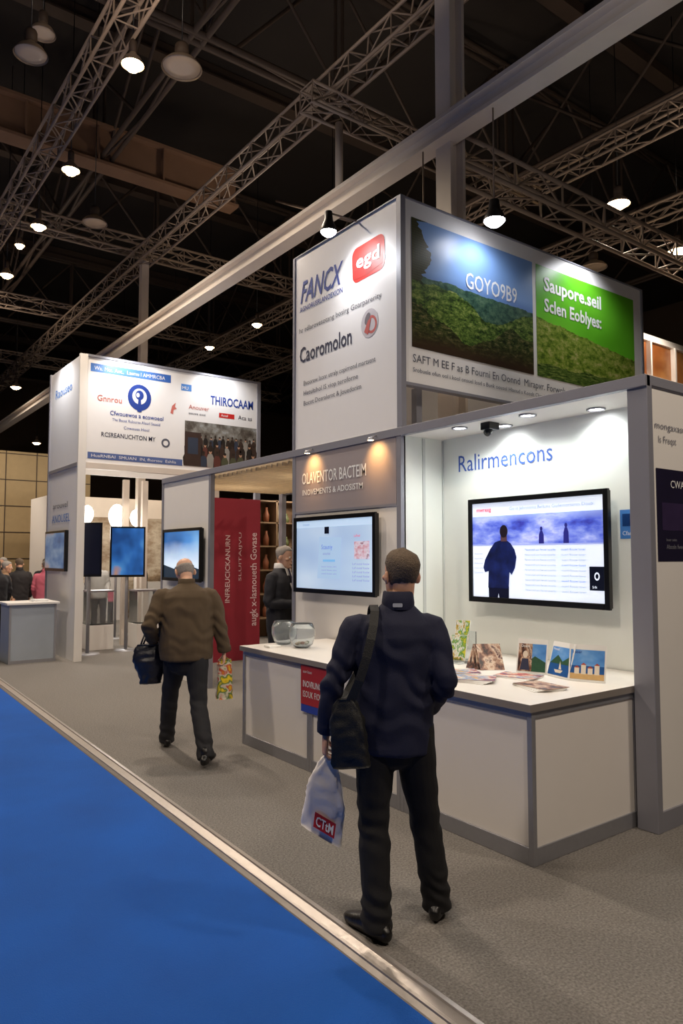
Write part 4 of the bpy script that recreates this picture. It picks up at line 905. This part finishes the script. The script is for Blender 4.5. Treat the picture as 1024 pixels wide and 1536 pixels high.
for (x,y,f,jm,hm,lb,sc) in ((3.55,15.9,(0,1),dkt,hgrey,'distant visitor in dark jacket standing with back turned',.95),(3.95,15.45,(.5,1),pink,hwhite,'distant visitor in pink top',.93),(2.75,14.0,(-.2,1),dkt,hgrey,'distant visitor in dark coat beside the aisle',.94),(3.3,17.9,(1,.3),dkt,hgrey,'distant visitor in dark clothes facing sideways',.95),(5.35,16.5,(-.4,-1),greyt,hgrey,'distant visitor in pale grey top by the floodlights',.95),(2.55,18.6,(.2,-1),greyt,hgrey,'distant visitor in grey clothes near the flowers',.95),
    (1.9,15.2,(1,.5),dkt,hgrey,'distant visitor in dark clothes by the white table',.9),(2.2,17.3,(.4,-1),tant,hgrey,'distant visitor in tan top behind the table',.93),(3.9,19.0,(-1,-.2),dkt,hwhite,'distant visitor in dark coat near the partition',.96),(6.3,16.3,(-1,.3),dkt,hgrey,'distant visitor in dark clothes by the pale stand',.96),(3.1,15.1,(1,-.3),tant,hwhite,'distant visitor in tan top talking beside others',.92),(2.9,17.1,(.2,-1),pink,hgrey,'distant visitor in pink top facing the aisle',.93),(4.25,16.6,(-.3,-1),dkt,hgrey,'distant visitor in dark top facing the aisle',.95),(4.6,17.2,(.6,-1),tant,hgrey,'distant visitor in tan top beside the pale stand',.94)):
    person((x,y,0),f,J4,lb,dict(skin=skin,hair=hm,jacket=jm,trousers=chal,shoes=shoe),vox=.012,scale=sc)
# ------------------------------------------------------------------ bags
def softbag(name,label,cat_,MW,c,right,up,h,wf,tf,mat,handle=None,hm=None,hr=.004,amp=.006,extra=None,sq=1.0,shear=False):
    right=(MW.to_3x3()@V(right)).normalized(); up=(MW.to_3x3()@V(up)).normalized(); 
    if not shear: up=(up-right*up.dot(right)).normalized()
    nn=right.cross(up).normalized(); top=MW@V(c)
    root=thing(name,top-up*h,label,cat_); mb=MB(); nx,ny=28,24; vs=[];fs=[]
    for j in range(ny+1):
        t=j/ny
        for k in range(nx):
            a=2*math.pi*k/nx; ca,sa=math.cos(a),math.sin(a); ca=math.copysign(abs(ca)**sq,ca); sa=math.copysign(abs(sa)**sq,sa)
            w=wf(t); d=tf(t); q=top-up*h*t+right*w*ca+nn*d*sa
            q+=(right*ca+nn*sa)*noise.noise(V((ca*3,sa*3+t*9,t*4)))*amp*2
            vs.append(q)
    for j in range(ny):
        for k in range(nx): fs.append((j*nx+k,(j+1)*nx+k,(j+1)*nx+(k+1)%nx,j*nx+(k+1)%nx))
    fs.append(tuple(range(nx))[::-1]); fs.append(tuple(range(ny*nx,ny*nx+nx)))
    mb.raw(vs,fs,mat,True); mb.obj('body',root)
    if handle:
        for pts in handle:
            mb=MB(); P=[MW@V(p) for p in pts]
            for a,b in zip(P[:-1],P[1:]): mb.tube(a,b,hr,hm or mat,8)
            mb.obj('handle',root)
    if extra: extra(root,top,right,up,nn)
    return root
plastic=M('white_plastic_bag',(248,242,238),.45,var=.03,bump=.3,bs=14)
def bagtxt(root,top,r,u,n):
    g=G(top-u*.335-r*.045+n*.033,r,u,c=.0,merge=True); g.rect(0,0,.112,.068,ink_red,c=.0); g.text('CTtM',.010,.014,.042,ink_w,w=.092,c=.003,bold=.02); g.obj('logo',root,label='red logo block with white letters')
softbag('plastic_bag','white plastic carrier bag with red print held in the hand','bag',MW1,(-.290,.02,.765),(1,0.0,-.58),(.13,0,1),.37,lambda t:.026+.074*min(1,t*2.0)**.8+.006*t,lambda t:.008+.016*math.sin(math.pi*min(1,t*1.05)*.9),plastic,
   handle=[[(-.325,.03,.80),(-.325,.03,.785),(-.30,.02,.75)],[(-.313,.03,.80),(-.285,.02,.785),(-.265,.02,.745)]],hr=.006,extra=bagtxt,amp=.006,sq=.7,shear=True)
blackbag=M('black_nylon',(16,16,17),.6,var=.2,bump=.3,bs=200)
sb=softbag('shoulder_bag','black nylon shoulder bag hanging at the hip','bag',MW1,(-.225,-.155,1.065),(.96,-.2,.1),(.13,0,1),.30,lambda t:.035+.040*min(1,t*3)**.6+.008*t,lambda t:.025+.014*math.sin(math.pi*t),blackbag,sq=.6)
mb=MB(); path=[(-.205,-.18,1.05),(-.162,-.195,1.15),(-.13,-.188,1.25),(-.110,-.172,1.33),(-.097,-.145,1.39),(-.088,-.10,1.452),(-.09,-.03,1.475),(-.095,.05,1.455),(-.10,.13,1.38),(-.12,.17,1.28),(-.15,.17,1.15),(-.21,.10,1.05),(-.245,-.02,1.02),(-.24,-.12,1.04)]
P=[MW1@V(p) for p in path]; side=MW1.to_3x3()@V((1,0,0)); vs=[]
for i,p in enumerate(P):
    T=(P[min(i+1,len(P)-1)]-P[max(i-1,0)]).normalized(); S=(side-T*side.dot(T)).normalized(); Nn=T.cross(S)
    vs+=[p-S*.02,p+S*.02,p+S*.02+Nn*.004,p-S*.02+Nn*.004]
fs=[]
for i in range(len(P)-1):
    for k in range(4): fs.append((i*4+k,i*4+(k+1)%4,(i+1)*4+(k+1)%4,(i+1)*4+k))
mb.raw(vs,fs,blackbag,False); mb.obj('strap',sb)
darkbag=M('dark_blue_bag',(26,28,42),.4,var=.3,vs=14,bump=.3,bs=60)
softbag('carrier_bag','dark shiny handbag hanging from the forearm','bag',MW2,(-.29,.16,.94),(1,.15,0),(.12,0,1),.34,lambda t:.09+.06*math.sin(math.pi*min(1,t+.15)),lambda t:.04+.05*math.sin(math.pi*t),darkbag,
   handle=[[(-.38,.16,.93),(-.35,.18,1.02),(-.30,.185,1.055),(-.25,.18,1.02),(-.21,.16,.93)],[(-.36,.20,.93),(-.33,.20,1.0),(-.30,.20,1.04),(-.27,.20,1.0),(-.23,.2,.93)]],hr=.008,amp=.01)
colbag=picture('colour_bag_print',['#d8b820','#e8c830','#3a6a30','#d8d0b8','#b83028','#d8a828'],11,2,31,coord='Object')
softbag('paper_bag','yellow, red and green printed carrier bag held in the hand','bag',MW2,(.335,.04,.80),(1,.2,0),(.12,0,1),.34,lambda t:.058+.014*t,lambda t:.02+.02*t,colbag,
   handle=[[(.29,.05,.80),(.325,.05,.83),(.37,.05,.80)]],hr=.004,sq=.6,amp=.004)
# ------------------------------------------------------------------ lights
def spot(loc,aim,e,col=(1,.87,.7),ang=120,blend=.6,r=.1,name='lamp_or_fill_light'):
    l=bpy.data.lights.new(name,'SPOT'); l.energy=e; l.color=col; l.spot_size=math.radians(ang); l.spot_blend=blend; l.shadow_soft_size=r
    o=bpy.data.objects.new(name,l); COL.objects.link(o); o.location=loc
    o.rotation_euler=(V(aim)-V(loc)).to_track_quat('-Z','Y').to_euler(); return o
warm=(1,.85,.69)
for p in [(2.89,8.03,7.4),(2.99,10.86,7.4),(3.08,13.1,7.4),(10.55,6.55,7.4),(8.87,15.5,7.4),(12.9,6.8,7.3)]:
    spot(p,(p[0],p[1],0),570,warm,140,.5,.15)
for p in [(-1.5,2.5,7.5),(1.5,-2,7.5),(-2.5,8,7.5),(5.0,-1.5,7.5),(3,22,7.4)]:  # added overhead fill without fixtures, brightening the blue carpet and the people
    spot(p,(p[0],p[1],0),650,warm,140,.5,.25)
for p in [(2.2,6,7.0),(-1.5,12,7.0),(7.5,11,7.0),(11,3.5,7.0),(3,20,7.0)]:  # added uplights with no lamp of their own, lifting the dark roof and trusses
    spot(p,(p[0],p[1],12),125,(1,.8,.62),165,.3,.3)
spot((3.2,7.0,4.9),(5.2,7.5,6.3),50,(1,.9,.78),110,.8,.1)  # three added fill spots without fixtures, to brighten the pale beam and column
spot((3.4,1.6,4.9),(5.2,2.2,6.3),45,(1,.9,.78),110,.8,.1)
spot((3.4,11.2,5.3),(5.2,11,6.3),50,(1,.9,.78),110,.8,.1)
cool=(.95,.97,1.0)
spot((5.16,4.5,4.84),(5.3,4.85,4.3),30,cool,130,.8,.06); spot((6.9,4.45,5.1),(6.95,4.85,4.2),38,cool,130,.8,.06)
spot((3.9,5.46,4.74),(4.27,5.3,4.2),28,cool,140,.8,.06)
spot((4.2,11.5,5.2),(4.5,12.05,4.3),60,cool,130,.8,.06); spot((6.0,11.5,5.2),(6.1,12.05,4.2),45,cool,130,.8,.06)
spot((3.1,12.9,5.2),(3.55,12.9,4.0),50,cool,130,.8,.06)
for (x,y) in ((4.4,4.25),(4.42,3.55),(4.62,3.95),(4.64,3.1)):
    spot((x,y,Ht-.09),(x+.03,y,0),19,(.96,1,.95),150,.7,.05)
for y in (6.2,5.15): spot((4.06,y,Ht-.10),(4.26,y,2.60),11,(1,.52,.16),95,1.0,.02)
for y in (7.4,9.2): spot((5.2,y,Ht-.16),(5.2,y,0),26,warm,150,.7,.1)
for y in (7.4,9.2): spot((5.2,y,2.2),(5.2,y,3.0),10,warm,160,.7,.1)
spot((4.95,15.0,2.2),(5.0,12,1.2),90,(1,.97,.9),150,.5,.2)
spot((5.2,15.6,3.0),(5.6,19.0,1.6),150,(1,.95,.86),150,.5,.2)
spot((4.6,13,3.1),(4.6,13,0),60,warm,150,.5,.1)
spot((8.3,12.4,3.1),(8.3,13.5,1.6),45,warm,130,.5,.1)
spot((10.8,5.6,5.4),(11,6.3,4.4),60,warm,120,.5,.1)
spot((2,18.5,5),(2,21.2,2.0),340,warm,150,.5,.2)
spot((7,17.5,5),(7,20,1.6),160,warm,140,.5,.2)
w=bpy.data.worlds.new('World'); scene.world=w; w.use_nodes=True
w.node_tree.nodes['Background'].inputs[0].default_value=(1,.85,.7,1); w.node_tree.nodes['Background'].inputs[1].default_value=.02
# ------------------------------------------------------------------ camera
cd=bpy.data.cameras.new('Camera'); cam=bpy.data.objects.new('Camera',cd); COL.objects.link(cam)
cam.location=(0,0,1.7); cam.rotation_euler=(math.radians(90+3.55),0,math.radians(-36.6)); cd.sensor_width=36; cd.lens=25.31; cd.clip_end=200
scene.camera=cam
scene.view_settings.view_transform='Standard'
print('objects',len(bpy.data.objects))
